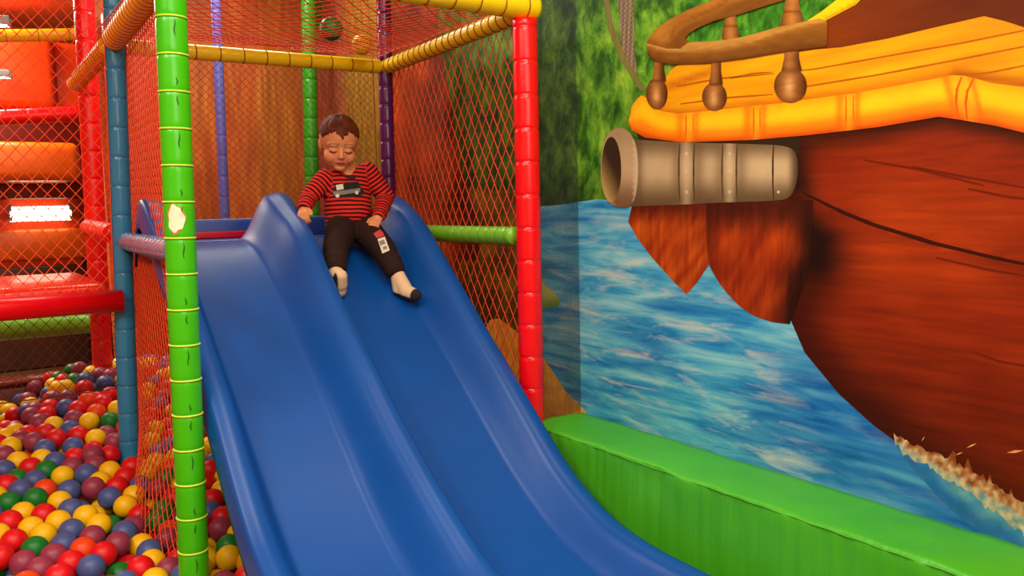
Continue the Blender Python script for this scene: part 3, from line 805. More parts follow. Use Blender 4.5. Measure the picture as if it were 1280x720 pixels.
FR_B = [(810, 68), (818, 77), (839, 81), (882, 80), (929, 74), (976, 66), (1033, 58)]
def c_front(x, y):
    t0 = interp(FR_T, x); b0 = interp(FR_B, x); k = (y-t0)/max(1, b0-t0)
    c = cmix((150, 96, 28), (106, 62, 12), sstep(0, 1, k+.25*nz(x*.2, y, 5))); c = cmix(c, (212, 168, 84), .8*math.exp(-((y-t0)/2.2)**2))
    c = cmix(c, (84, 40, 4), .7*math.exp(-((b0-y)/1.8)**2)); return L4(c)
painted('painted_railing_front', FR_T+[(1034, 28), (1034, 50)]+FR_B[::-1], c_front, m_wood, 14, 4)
painted('painted_railing_front', [(860, 53), (882, 52), (905, 50), (929, 46), (976, 33), (1024, 23), (1034, 27), (1003, 31), (976, 39), (929, 53), (882, 61), (850, 61)], lambda x, y: L4((188, 136, 58)), m_wood, 15, 4, label='pale top face of the painted railing')

for q_ in ([(985, 90), (1020, 86), (1120, 68), (1200, 54), (1280, 38), RTP(4)], [(990, 111), (1014, 107), (1100, 93), (1200, 74), (1280, 58), RTP(30)], [(1200, 95), (1240, 90), (1280, 82), RTP(60)], [(846, 108), (900, 98), (968, 92)], [(850, 130), (910, 122), (966, 118)], [(912, 98), (940, 92), (966, 90)]):
    stroke('painted_plank_seam', q_, 2.2, (176, 92, 6), 9)
for x_, c_ in ((849.5, (84, 64, 40)), (868, (84, 64, 40)), (903.5, (84, 64, 40)), (921.5, (84, 64, 40)), (967, (70, 50, 30))):
    stroke('painted_hoop_edge', [(x_, 180), (x_-1, 200), (x_-1, 230), (x_, 252)], 2.2, c_, 10)
for x_ in (858, 912, 973):
    for y_ in (192, 214, 240):
        if x_ == 973 and y_ != 240: continue
        painted('painted_rivet', [(x_+1.8*math.cos(2*PI*i/10), y_+1.8*math.sin(2*PI*i/10)) for i in range(10)], lambda x, y: L4((204, 184, 146)), M['paint_flat'], 10, 6)
for x_, w_ in ((862, 9), (946, 8), (1062, 9)):
    for sg in (-.5, .5):
        t_, b_ = interp(BANDT, x_), interp(BANDB, x_)
        stroke('painted_bamboo_joint', [(x_+sg*w_, t_+2), (x_+sg*w_, (t_+b_)/2), (x_+sg*w_*1.1, b_-3)], 1.8, (214, 96, 6) if sg < 0 else (226, 116, 10), 12)
for q_ in ([(1202, 96), (1196, 112), (1195, 128), (1198, 148)], [(1217, 98), (1209, 114), (1207, 130), (1209, 150)]): stroke('painted_bamboo_joint', q_, 3.2, (210, 92, 6), 12)

# ---------------------------------------------------------------- far left, beyond the ball pit
def cushion_box(name, label, cat, lo, hi, mat, bw=.03):
    mb = MB().box(lo, hi); o = mb.build(name, mat, base=((lo[0]+hi[0])/2, (lo[1]+hi[1])/2, lo[2])); bevel(o, bw, 4)
    return tag(o, label, cat)
cushion_box('padded_deck', 'glossy orange red padded deck behind the thick red tube', 'platform', (-.6, 3.63, .85), (.53, 4.42, .925), M['orange_red'])
M['cap'] = vinyl('brown_red_cap', rgb(128, 44, 20), .25)
def pit_wall():
    t = thing('pit_wall', 'low maroon padded wall closing the back of the ball pit', 'wall', (0, 4.8, 0))
    bevel(MB().box((-.12, 4.75, 0), (1.16, 4.87, .36)).build('padded_panel', M['maroon'], t), .02)
    bevel(MB().box((-.12, 4.74, .362), (1.16, 4.88, .388)).build('top_cap', M['cap'], t), .01)
pit_wall()
M['pit'] = vinyl('pit_lining', rgb(120, 22, 14), .5)
cushion_box('pit_edge', 'red padded edge along the open side of the ball pit', 'padding', (-.24, 1.7, 0), (-.12, 4.75, .40), M['red'])

M['dark_panel'] = wall_mat('dark_brown_panel', rgb(52, 24, 12), rgb(84, 42, 22), s=2, rough=.4)
struct(MB().box((XL, YB-.05, .0), (XR, YB-.005, .82)).build('baseboard_far', M['dark_panel'], smooth=False))
def strip_light(label, a, b, r, wall=False, rod=False):
    a, b = V(a), V(b); t = thing('strip_light', label, 'light', (a+b)/2)
    d = (b-a).normalized()
    MB().tube([a, b], r, 14).build('light_tube', M['lamp'], t)
    up = V((0, r*1.6, 0)) if wall else V((0, 0, r*1.6))
    w = r*1.2
    mb = MB(); c0, c1 = a+up, b+up
    lo = V((min(c0.x, c1.x), min(c0.y, c1.y)-w, min(c0.z, c1.z)-w*.5)); hi = V((max(c0.x, c1.x), max(c0.y, c1.y)+w, max(c0.z, c1.z)+w*.5))
    bevel(mb.box(lo, hi).build('housing', M['steel'], t), .004)
    if rod:
        for q in (.25, .75): p = a.lerp(b, q); MB().tube([p, V((p.x, p.y, ZC))], .005, 8).build('hanging_rod', M['steel'], t)
    for p in (a, b): MB().box(p-V((.012, r*.9, r*.9)), p+V((.012, r*.9, r*1.3))).build('end_cap', M['steel'], t)
strip_light('wide glowing strip light seen low through the far left net', onY(12, 268, 7.36), onY(88, 266, 7.36), .056, True)
strip_light('thin white strip light at top left behind the net', onY(-60, 30, 6.6), onY(12, 30, 6.6), .022, rod=True)
strip_light('thin white strip light at left edge below the topmost one', onY(-60, 96, 6.9), onY(13, 95, 6.9), .018, rod=True)
# far play frame: red posts, ledges and soft blocks in orange
def far_tube(label, a, b, r, mat, pitch=.16):
    beam(label, a, b, r, mat, pitch, tie=M['tie_red'], tie_r=.0015)
far_tube('yellow green foam tube high in the far play frame', onY(-60, 46, 5.6), onY(95, 43, 5.6), .035, M['ochre'])
far_tube('dark red foam tube in the far play frame above the orange panels', onY(-60, 150, 6.4), onY(100, 142, 6.4), .05, M['red'])
M['soft_orange'] = vinyl('soft_orange_vinyl', rgb(252, 110, 8), .3, .25)
M['soft_dark'] = vinyl('dark_red_vinyl', rgb(112, 14, 4), .4, .3)
M['soft_red'] = vinyl('soft_red_vinyl', rgb(240, 70, 8), .3, .3)
tower = thing('play_tower', 'distant orange and red padded play tower behind the far left net', 'play structure', (-.1, 7.5, 0))
bevel(MB().box((-1.1, 7.46, 0), (.92, 7.56, 2.5)).build('back_board', M['soft_red'], tower), .02)
bevel(MB().box((-1.1, 7.40, 0), (.92, 7.455, .80)).build('base_panel', M['dark_panel'], tower), .02)
def far_panel(label, px, Y, mat, dep=.18, bw=.05):
    a, b = onY(px[0], px[3], Y), onY(px[2], px[1], Y)
    bevel(MB().box((a.x, Y, a.z), (b.x, max(Y+dep, 7.46), min(b.z, 2.49))).build('padded_panel', mat, tower), bw, 4)['label'] = label
far_panel('tall red orange padded panel at the far left', (-60, -10, 62, 130), 7.0, M['soft_red'])
far_panel('red padded panel beside the far red post', (66, 55, 112, 138), 7.1, M['soft_red'])
far_panel('dark red padded panel seen above the orange block', (-60, 146, 108, 190), 7.2, M['soft_dark'])
far_panel('big orange padded block behind the net at the far left', (-60, 178, 100, 226), 6.7, M['soft_orange'], .3, .06)
far_panel('dark red padded panel just above the glowing strip light', (-60, 228, 112, 250), 7.3, M['soft_dark'], .1, .02)
far_panel('orange padded panel under the glowing strip light', (-60, 284, 118, 330), 7.4, M['soft_orange'], .1, .03)
# padded red curtain wall seen through the left side net, beyond the blue violet post
cushion_box('foam_block', 'tall orange red padded panel behind the left side net', 'cushion', (.80, 5.02, 0), (1.16, 5.14, 2.3), M['soft_red'], .04)

# ---------------------------------------------------------------- play balls
BR = .0398
BC = {'red': rgb(222, 18, 26), 'yellow': rgb(248, 196, 12), 'green': rgb(22, 120, 42), 'blue': rgb(74, 90, 146), 'plum': rgb(150, 56, 80), 'orange': rgb(238, 70, 16)}
def ball_mesh(c):
    bm = bmesh.new(); bmesh.ops.create_uvsphere(bm, u_segments=28, v_segments=18, radius=BR)
    for v in bm.verts:                                                # a shallow mould seam round the middle
        if abs(v.co.z) < 1e-4: v.co *= .992
    me = bpy.data.meshes.new('play_ball_'+c); bm.to_mesh(me); bm.free()
    me.polygons.foreach_set('use_smooth', [True]*len(me.polygons))
    t = NT(c+'_ball_plastic'); n = t.noise(t.coord(), 30, 2)
    col = BC[c]; t.link(t.mix(tuple(q*.86 for q in col[:3])+(1,), col, n), t.b.inputs['Base Color'])
    t.b.inputs['Roughness'].default_value = .42; t.b.inputs['Specular IOR Level'].default_value = .35
    me.materials.append(t.m); return me
BM = {c: ball_mesh(c) for c in BC}
def pit_floor(x, y):
    return np.maximum(.004, np.interp(y, PY, PZ)-BR-.066+np.clip((y-3.8)/.5, 0, 1)*(.20*np.clip((np.asarray(x)-.12)/.38, 0, 1)-.14)-.035*np.clip((3.5-y)/.4, 0, 1)*np.clip((np.asarray(x)-.38)/.08, 0, 1))
PY, PZ = [1.7, 2.2, 2.55, 2.9, 3.3, 3.66, 4.0, 4.3, 4.75], [.115, .12, .135, .165, .22, .26, .335, .365, .365]
def pit_lining():
    mb = MB(); vs = []; ys = PY
    for y in ys:
        for x in (-.12, .1, .2, .3, .4, .5, .60): vs.append((x, y, float(pit_floor(x, y))))
    mb.add(vs, [(7*i+k, 7*i+k+1, 7*i+k+8, 7*i+k+7) for i in range(len(ys)-1) for k in range(6)])
    vs = [(x, y, float(pit_floor(x, y))) for y in (2.45, 2.7, 2.9, 3.3, 4.0, 4.75) for x in (.60, 1.16)]
    mb.add(vs, [(2*i, 2*i+1, 2*i+3, 2*i+2) for i in range(5)])
    struct(mb.build('floor_pit', M['pit'], smooth=False))
pit_lining()
def settle():
    pts = []
    for lay in range(2):
        y = .0; row = 0
        while y < 2.8:
            x = 0
            while x < 1.2:
                X, Y = -.08+x+(row % 2)*.04+lay*.04, 1.95+y+lay*.02
                ok = (X < .575) or (Y > 2.45 and X < 1.0)
                if ok and Y < 4.72: pts.append((X, Y, float(pit_floor(X, Y))+BR+lay*.064))
                x += .083
            y += .0735; row += 1
    p = np.array(pts)+rng.normal(0, .016, (len(pts), 3))
    # leave some out of the top layer so the surface is uneven
    keep = np.ones(len(p), bool); top = p[:, 2] > pit_floor(p[:, 0], p[:, 1])+BR+.03; keep[top] = rng.random(top.sum()) > .2; p = p[keep]
    posts = [np.array((q.x, q.y)) for q in (pg0+(pg1-pg0)*(.35/pg1.z), pt0+(pt1-pt0)*(.35/pt1.z))]
    D = 2*BR
    for it in range(180):
        p[:, 2] -= .0012*(it < 110)
        d = p[:, None]-p[None]; r = np.sqrt((d**2).sum(-1)); np.fill_diagonal(r, 9)
        ov = np.clip(D-r, 0, None)
        p += (d/np.maximum(r, 1e-6)[..., None]*(ov*.32)[..., None]).sum(1)
        p[:, 0] = np.clip(p[:, 0], -.12+BR, 1.05); p[:, 1] = np.clip(p[:, 1], 1.9, 4.74-BR)
        near = p[:, 1] < 2.42; p[near, 0] = np.minimum(p[near, 0], .60-BR)
        p[:, 2] = np.maximum(p[:, 2], pit_floor(p[:, 0], p[:, 1])+BR)
        for c in posts:
            e = p[:, :2]-c; l = np.sqrt((e**2).sum(1)); k = l < .043+BR
            p[k, :2] = c+e[k]/l[k][:, None]*(.042+BR)
    return p
def visible(p, eye, others):
    """share of sample points on each ball that the eye can see past the other balls"""
    eye = np.array(eye); out = np.zeros(len(p))
    g = rng.normal(size=(36, 3)); g /= np.linalg.norm(g, axis=1)[:, None]
    for i in range(len(p)):
        to = eye-p[i]; to /= np.linalg.norm(to); s_ = g[g@to > .1]; q = p[i]+s_*BR
        near = others[(np.abs(others-p[i]).max(1) < .6)]
        near = near[np.linalg.norm(near-p[i], axis=1) > 1e-6]
        dd = eye-q; L = np.linalg.norm(dd, axis=1); dd /= L[:, None]
        w = near[None]-q[:, None]; b = (w*dd[:, None]).sum(-1); m2 = (w**2).sum(-1)-b*b
        hid = ((b > 0) & (m2 < BR*BR)).any(1); out[i] = 1-hid.mean()
    return out
def balls():
    p = settle()
    vis = visible(p, CAM, p); vis2 = np.maximum(visible(p, CAM+CR*.45, p), visible(p, CAM-CR*.45, p))
    scr = np.array([proj(q)[:2] for q in p])
    inframe = (scr[:, 0] > -12) & (scr[:, 0] < 345) & (scr[:, 1] < 745)
    keep = (inframe & ((vis > .05) | (vis2 > .3))) | (~inframe & (vis > .25) & (scr[:, 0] > -70) & (scr[:, 1] < 770) & (scr[:, 0] < 345))
    p = p[keep]; scr = scr[keep]; vis = vis[keep]
    names = list(BC); wts = [.23, .21, .12, .18, .20, .06]
    cols = []
    for i in range(len(p)):
        pr_ = np.array(wts)
        if i:
            d = np.linalg.norm(p[:i]-p[i], axis=1)
            for j in np.where(d < .09)[0]: pr_[names.index(cols[j])] *= .45
        if p[i, 0] > .58: pr_ = pr_*np.array([.8, 2.6, .7, .9, .7, 1.2])
        cols.append(names[rng.choice(6, p=pr_/pr_.sum())])
    used = {}
    objs = []
    for i in range(len(p)):
        if (scr[i, 0] > 330): continue
        o = bpy.data.objects.new('play_ball', BM[cols[i]]); COL.objects.link(o); o.location = p[i]
        o.rotation_euler = tuple(rng.uniform(0, 6.28, 3))
        # which balls lie round it, as seen from the camera
        rel = scr-scr[i]; dist = np.hypot(rel[:, 0], rel[:, 1]); nb = {}
        for k, (ax, sg, wd) in {'left': (0, -1, 'left'), 'right': (0, 1, 'right'), 'behind': (1, -1, 'behind'), 'front': (1, 1, 'in front')}.items():
            c = [(dist[j], j) for j in range(len(p)) if j != i and vis[j] > .15 and rel[j, ax]*sg > 0 and abs(rel[j, ax]) >= abs(rel[j, 1-ax])]
            nb[k] = cols[min(c)[1]] if c else None
        under = p[i, 0] > .585
        where = 'beside slide' if under else ('at shaded end' if p[i, 1] > 3.9 else 'in pit')
        def lab(extra=''):
            if extra: return '%s ball%s, %s left, %s right, %s behind, %s before' % (cols[i], extra, nb['left'] or 'none', nb['right'] or 'none', nb['behind'] or 'none', nb['front'] or 'none')
            q = ['%s %s' % (nb[k], w) for k, w in (('left', 'left'), ('right', 'right'), ('behind', 'behind'), ('front', 'before')) if nb[k]]
            return '%s ball %s%s with %s' % (cols[i], where, extra, ', '.join(q))
        L_ = lab()
        n = 0
        opts = ['', ' near teal post', ' by green post', ' near the camera', ' halfway back', ' at left edge', ' along the net', ' far back']
        while L_ in used and n < len(opts)-1:
            n += 1; ok = True
            a, b = scr[i]; e = opts[n]
            if 'teal' in e: ok = math.hypot(p[i, 0]-pt0.x, p[i, 1]-pt0.y) < .45
            if 'green' in e: ok = math.hypot(p[i, 0]-pg0.x, p[i, 1]-pg0.y) < .45
            if 'camera' in e: ok = p[i, 1] < 2.7
            if 'halfway' in e: ok = 2.7 <= p[i, 1] < 3.4
            if 'edge' in e: ok = a < 50
            if 'net' in e: ok = abs(p[i, 0]-.54) < .1
            if ok: L_ = lab(e)
        used[L_] = 1
        tag(o, L_, 'ball', 'play balls beside and under the slide' if under else 'play balls in the ball pit')
        objs.append(o)
    print('BALLS', len(objs), 'labels', len(used))
balls()
for c, (px, py), what in (('green', (414, 36), 'green ball caught in the roof net above the toddler'), ('yellow', (452, 56), 'yellow ball caught in the roof net right of the green one')):
    d_ = ray(px, py); k = 0
    # lowest point of the ball rests on the sagging net
    o = bpy.data.objects.new('play_ball', BM[c]); COL.objects.link(o)
    q = onZ(px, py, 1.893); u_, v_ = (q.x-.55)/1.19, (q.y-2.5)/1.14
    z = roof(u_, v_)[2]+BR-.006; q = onZ(px, py, z); o.location = q; o.scale = (1.12,)*3
    tag(o, what, 'ball', 'balls on the roof net')

# ---------------------------------------------------------------- light
def area(name, loc, size, energy, col=(1, .91, .76), rot=(0, 0, 0)):
    l = bpy.data.lights.new(name, 'AREA'); l.shape = 'RECTANGLE'; l.size, l.size_y = size; l.energy = energy; l.color = col
    o = bpy.data.objects.new(name, l); COL.objects.link(o); o.location = loc; o.rotation_euler = rot
for loc, size, e in (((.2, .8, 2.7), (1.3, .5), 48), ((1.2, 1.4, 2.7), (.5, 1.2), 24), ((-1.2, 1.4, 2.7), (.6, 1.3), 66), ((-.6, -1.5, 2.7), (1.6, .8), 60), ((1.15, 4.2, 2.7), (1., .4), 30), ((-.3, 5.9, 2.7), (.8, 1.2), 70), ((-.1, 6.9, 2.7), (1.2, .6), 60)):
    area('ceiling_lamp', loc, size, e)
area('front_fill', (.3, -2.45, 2.2), (2.4, .5), 34, rot=(math.radians(78), 0, 0))  # added fill light from behind the camera, no fixture stands there
w = bpy.data.worlds.new('world'); scene.world = w; w.use_nodes = True
w.node_tree.nodes['Background'].inputs[0].default_value = (1, .8, .6, 1); w.node_tree.nodes['Background'].inputs[1].default_value = .12
vs_ = scene.view_settings; vs_.view_transform = 'Standard'; vs_.look = 'None'; vs_.gamma = 1; vs_.exposure = -.12; vs_.use_curve_mapping = False
scene.display_settings.display_device = 'sRGB'

# ---------------------------------------------------------------- the toddler
class Blob:
    def __init__(s): s.mb = MB()
    def capsule(s, p0, r0, p1, r1, n=20):
        p0, p1 = V(p0), V(p1); d = (p1-p0)
        L = d.length
        if L < 1e-6: return s.ball(p0, r0)
        d /= L; pts, rs = [], []
        for k in range(7): a = PI/2*(1-k/6); pts.append(p0-d*r0*math.sin(a)); rs.append(max(r0*math.cos(a), 1e-4))
        for k in range(1, 4): t = k/4; pts.append(p0.lerp(p1, t)); rs.append(r0+(r1-r0)*t)
        for k in range(7): a = PI/2*k/6; pts.append(p1+d*r1*math.sin(a)); rs.append(max(r1*math.cos(a), 1e-4))
        s.mb.tube(pts, rs, n); return s
    def chain(s, pts, n=16):
        for (a, ra), (b, rb) in zip(pts[:-1], pts[1:]): s.capsule(a, ra, b, rb, n)
        return s
    def ball(s, c, r, axes=None, n=24, q=16):
        c = V(c); A = axes or (V((1, 0, 0)), V((0, 1, 0)), V((0, 0, 1)))
        R = (r, r, r) if isinstance(r, (int, float)) else r
        vs = [c+A[2]*R[2]]; fs = []
        for j in range(1, q):
            t = PI*j/q
            for i in range(n):
                w = 2*PI*i/n; vs.append(c+A[0]*(R[0]*math.sin(t)*math.cos(w))+A[1]*(R[1]*math.sin(t)*math.sin(w))+A[2]*(R[2]*math.cos(t)))
        vs.append(c-A[2]*R[2])
        for i in range(n): fs.append((0, 1+i, 1+(i+1) % n))
        for j in range(q-2):
            for i in range(n): a = 1+j*n; fs.append((a+i, a+n+i, a+n+(i+1) % n, a+(i+1) % n))
        a = 1+(q-2)*n; e = len(vs)-1
        for i in range(n): fs.append((a+i, e, a+(i+1) % n))
        s.mb.add(vs, fs); return s
    def build(s, name, mat, parent, voxel, smooth=4, base=None):
        o = s.mb.build(name, mat, parent, base)
        r = o.modifiers.new('union', 'REMESH'); r.mode = 'VOXEL'; r.voxel_size = voxel; r.use_smooth_shade = True
        if smooth: k = o.modifiers.new('soften', 'SMOOTH'); k.factor = .5; k.iterations = smooth
        dg = bpy.context.evaluated_depsgraph_get()
        me = bpy.data.meshes.new_from_object(o.evaluated_get(dg)); me.name = name
        o.modifiers.clear(); o.data = me
        if not me.materials: me.materials.append(mat)
        me.polygons.foreach_set('use_smooth', [True]*len(me.polygons)); return o

def paint(o, fn, name='paint'):
    org = o.matrix_world.translation if not o.parent else o.parent.matrix_world.translation+o.location
    cs = [fn(v.co+org) for v in o.data.vertices]
    ca = o.data.color_attributes.new(name, 'FLOAT_COLOR', 'POINT')
    ca.data.foreach_set('color', [q for c in cs for q in c])

def toddler():
    base = (1.375, 3.19, 1.05)
    # head frame: he looks down and a little to his left of the camera
    f = V((-.26, -.90, -.36)).normalized(); l = f.cross(V((.05, 0, 1))).normalized(); l = -l if l.x < 0 else l
    u = l.cross(f); u = -u if u.z < 0 else u
    u = u.normalized(); H = V((1.337, 3.185, 1.458))
    HS = .95
    hd = lambda a, b, c: H+(f*a+l*b+u*c)*HS
    A = (f, l, u)
    sk = Blob()
    sk.ball(hd(-.012, 0, .022), (.090, .077, .083), A, 36, 24)
    sk.ball(hd(.020, 0, -.040), (.060, .060, .064), A, 30, 20)
    for s in (-1, 1):
        sk.ball(hd(.044, s*.033, -.046), (.032, .030, .030), A)
        sk.ball(hd(.066, s*.029, .010), (.016, .026, .012), A)
        sk.ball(hd(.066, s*.0295, -.013), (.016, .018, .013), A)
        sk.ball(hd(-.006, s*.0735, -.014), (.015, .009, .023), A); sk.ball(hd(-.012, s*.079, -.010), (.012, .005, .018), A)
    sk.capsule(hd(.076, 0, -.004), .008, hd(.090, 0, -.034), .0105)
    sk.ball(hd(.088, .0075, -.037), .0068); sk.ball(hd(.088, -.0075, -.037), .0068)
    sk.ball(hd(.060, 0, -.088), (.020, .022, .016), A)
    sk.ball(hd(.078, 0, -.061), (.007, .019, .0055), A); sk.ball(hd(.0765, 0, -.071), (.007, .015, .005), A)
    neck = V((1.38, 3.225, 1.345))
    sk.capsule(hd(-.02, 0, -.06), .044, neck, .044)
    # trunk and limbs under the clothes, all one body
    pel, chest = V((1.375, 3.20, 1.13)), V((1.378, 3.222, 1.28))
    shR, elR, wrR = V((1.292, 3.228, 1.315)), V((1.213, 3.212, 1.246)), V((1.168, 3.150, 1.200))
    shL, elL, wrL = V((1.468, 3.208, 1.340)), V((1.535, 3.19, 1.240)), V((1.452, 3.090, 1.160))
    hipR, knR, anR = V((1.330, 3.175, 1.115)), V((1.246, 3.04, 1.044)), V((1.208, 2.955, .962))
    hipL, knL, anL = V((1.420, 3.17, 1.115)), V((1.428, 3.005, 1.034)), V((1.449, 2.930, .935))
    sk.capsule(pel, .06, chest, .062); sk.capsule(chest, .055, neck, .042)
    for a, b, c in ((shR, elR, wrR), (shL, elL, wrL)):
        sk.chain([(chest, .04), (a, .03), (b, .026), (c, .0195)])
    for a, b, c in ((hipR, knR, anR), (hipL, knL, anL)):
        sk.chain([(pel, .05), (a, .052), (b, .036), (c, .024)])
    def hand(w, d, back, side, curls):
        """w wrist, d pointing direction, back normal of the back of the hand, side towards the thumb"""
        d = d.normalized(); back = (back-d*back.dot(d)).normalized(); sd = d.cross(back); sd = sd if sd.dot(side) > 0 else -sd
        pc = w+d*.030
        sk.capsule(w, .0185, w+d*.012, .018)
        for q in (-.013, -.004, .005, .013): sk.capsule(w+d*.008+sd*q*.7, .0125, w+d*.040+sd*q, .0105, 14)
        for q, ln, cu in ((.0165, .031, curls[0]), (.0055, .035, curls[1]), (-.0055, .032, curls[2]), (-.0160, .026, curls[3])):
            p = w+d*.044+sd*q; ang = .25; r = .0070
            for k, fr in enumerate((.44, .32, .26)):
                ang += cu; dr = d*math.cos(ang)-back*math.sin(ang); p2 = p+dr*ln*fr*1.1; sk.capsule(p, r, p2, r*.93, 12); p = p2; r *= .93
        p = w+d*.016+sd*.014; dr = (d*.62+sd*.75-back*.25).normalized(); p2 = p+dr*.018; sk.capsule(p, .0095, p2, .0078, 12)
        p3 = p2+(d*.9+sd*.15-back*.4).normalized()*.016; sk.capsule(p2, .0078, p3, .0068, 12)
    hand(wrL, V((-.62, -.50, -.50)), V((-.30, -.60, .74)), V((-.6, .3, .6)), (.5, .55, .6, .65))
    hand(wrR, V((-.35, -.62, -.48)), V((-.5, -.2, .85)), V((.4, -.6, 0)), (.5, .5, .5, .5))
    # feet
    toeR, heelR = V((1.199, 2.892, .950)), V((1.204, 2.925, .896))
    toeL, heelL = V((1.476, 2.842, .862)), V((1.450, 2.918, .880))
    for an, he, to in ((anR, heelR, toeR), (anL, heelL, toeL)):
        sk.chain([(an, .022), (he, .022)]); sk.chain([(an, .021), (he.lerp(to, .5), .021), (to, .017)]); sk.capsule(he, .02, to, .016)
    tm = NT('toddler_skin'); tm.link(tm.attr('paint').outputs['Color'], tm.b.inputs['Base Color']); tm.b.inputs['Roughness'].default_value = .5
    tm.b.inputs['Subsurface Weight'].default_value = .15; tm.b.inputs['Subsurface Radius'].default_value = (.012, .005, .003); tm.b.inputs['Subsurface Scale'].default_value = .4
    person = sk.build('person', tm.m, None, .0026, 3, base=base)
    tag(person, 'toddler in red striped top and dark trousers sitting on right slide lane, looking down', 'person')
    person.matrix_world = Matrix.Translation(base)
    def skin(p):
        q = p-H; a, b, c = q.dot(f)/HS, q.dot(l)/HS, q.dot(u)/HS
        col = (222, 146, 94)
        if a > .02 and -.11 < c < .1:
            for s in (-1, 1): col = cmix(col, (222, 122, 88), .5*math.exp(-((b-s*.038)/.02)**2-((c+.05)/.018)**2))
            col = cmix(col, (172, 62, 54), .9*math.exp(-(b/.017)**4-((c+.066)/.0085)**4)) if a > .06 else col
            if a > .06: col = cmix(col, (86, 24, 26), .8*math.exp(-(b/.014)**4-((c+.066)/.0018)**2))
            if a > .045:
                for s in (-1, 1):
                    x = (b-s*.030)/.0155; lash = -.0205+.005*x*x
                    col = cmix(col, (48, 24, 16), .95*math.exp(-((c-lash)/.0024)**2)*(1 if abs(x) < 1 else 0))
                    col = cmix(col, (196, 122, 92), .4*math.exp(-(x)**4-((c+.008)/.004)**2))
                    x2 = (b-s*.031)/.021; br = .0165-.004*x2*x2
                    col = cmix(col, (108, 62, 34), .75*math.exp(-((c-br)/.0032)**2)*(1 if abs(x2) < 1 else 0))
            for s in (-1, 1): col = cmix(col, (120, 50, 36), .6*math.exp(-((b-s*.006)/.0026)**2-((c+.044)/.0022)**2)) if a > .08 else col
        return rgb(*col)
    paint(person, skin)

    # hair: a cap of combed strands over the skull, its fringe swept to one side
    mb = MB(); n, k = 220, 26; vs = []
    cc = hd(-.012, 0, .022)
    def edge(az):
        a = (az+PI) % (2*PI)-PI; s = abs(a)
        e = 1.27+.37*sstep(.55, 1.35, s)+.5*sstep(1.6, 2.4, s)-.30*math.exp(-((s-1.42)/.24)**2)*0
        e += .17*math.exp(-((a-.02)/.15)**2)-.12*math.exp(-((a+.42)/.16)**2)-.10*math.exp(-((a-.5)/.2)**2)
        e += .035*math.sin(a*23+1)+.028*math.sin(a*41)+.02*math.sin(a*67+2)
        if 1.25 < s < 1.75: e = min(e, 1.50+.03*math.sin(a*40))
        return e
    for j in range(k+1):
        t = j/k
        for i in range(n):
            az = 2*PI*i/n; th = edge(az)*t
            part = az+.55*(1-t)+.25*math.sin(th*2)
            st = .0030*mnoise.noise(V((math.cos(part)*9, math.sin(part)*9, th*1.1)))+.0018*mnoise.noise(V((math.cos(part)*26, math.sin(part)*26, th*1.6)))
            off = .0085*(1-.75*sstep(.86, 1., t))+st*(1-.3*t)
            d = (math.sin(th)*math.cos(az), math.sin(th)*math.sin(az), math.cos(th))
            vs.append(cc+(f*(d[0]*(.090+off))+l*(d[1]*(.077+off))+u*(d[2]*(.083+off)))*HS)
    for i in range(n):                                                # tuck the rim under the lock ends
        az = 2*PI*i/n; th = edge(az)-.05; d = (math.sin(th)*math.cos(az), math.sin(th)*math.sin(az), math.cos(th)); o_ = -.004
        vs.append(cc+(f*(d[0]*(.090+o_))+l*(d[1]*(.077+o_))+u*(d[2]*(.083+o_)))*HS)
    fs = [(j*n+i, j*n+(i+1) % n, (j+1)*n+(i+1) % n, (j+1)*n+i) for j in range(k+1) for i in range(n)]
    th_ = NT('brown_hair'); c1 = th_.noise(th_.coord((1, 1, 1)), 60, 4)
    th_.link(th_.ramp(c1, [(.3, rgb(58, 20, 10)), (.7, rgb(122, 56, 26))]), th_.b.inputs['Base Color']); th_.b.inputs['Roughness'].default_value = .62; th_.b.inputs['Specular IOR Level'].default_value = .25
    mb.add(vs, fs).build('hair', th_.m, person)

    # striped top
    sh = Blob()
    for dx_ in (-.030, 0, .030): sh.capsule(pel+V((dx_*1.15, 0, -.004)), .067, chest+V((dx_*1.1, 0, .002)), .064)
    sh.ball(pel+V((0, -.018, .045)), (.082, .066, .06))
    sh.capsule(chest+V((0, 0, .01)), .06, neck+V((0, .004, -.016)), .046)
    for a, b, c in ((shR, elR, wrR), (shL, elL, wrL)):
        sh.chain([(chest+V((0, 0, .02)), .05), (a, .0435), (b, .0375), (c.lerp(b, .06), .0285)])
        d = (c-b).normalized(); sh.ball(b.lerp(c, .45), .035); sh.ball(b.lerp(c, .78), .0315)
    shirt_t = NT('striped_jersey')
    at = shirt_t.attr('stripe').outputs['Fac']
    mth = shirt_t.node('ShaderNodeMath', operation='SINE'); sc_ = shirt_t.node('ShaderNodeMath', operation='MULTIPLY'); sc_.inputs[1].default_value = 2*PI/.0165
    shirt_t.link(at, sc_.inputs[0]); shirt_t.link(sc_.outputs[0], mth.inputs[0])
    mp = shirt_t.node('ShaderNodeMath', operation='MULTIPLY_ADD'); mp.inputs[1].default_value = .5; mp.inputs[2].default_value = .5; shirt_t.link(mth.outputs[0], mp.inputs[0])
    shirt_t.link(shirt_t.ramp(mp.outputs[0], [(.36, rgb(54, 10, 16)), (.50, rgb(214, 46, 34))]), shirt_t.b.inputs['Base Color'])
    shirt_t.b.inputs['Roughness'].default_value = .85; shirt_t.b.inputs['Specular IOR Level'].default_value = .2
    shirt_t.bump(shirt_t.noise(shirt_t.coord(), 40, 3), .25, .006)
    shirt = sh.build('shirt', shirt_t.m, person, .0042, 5)
    B0 = V(base)
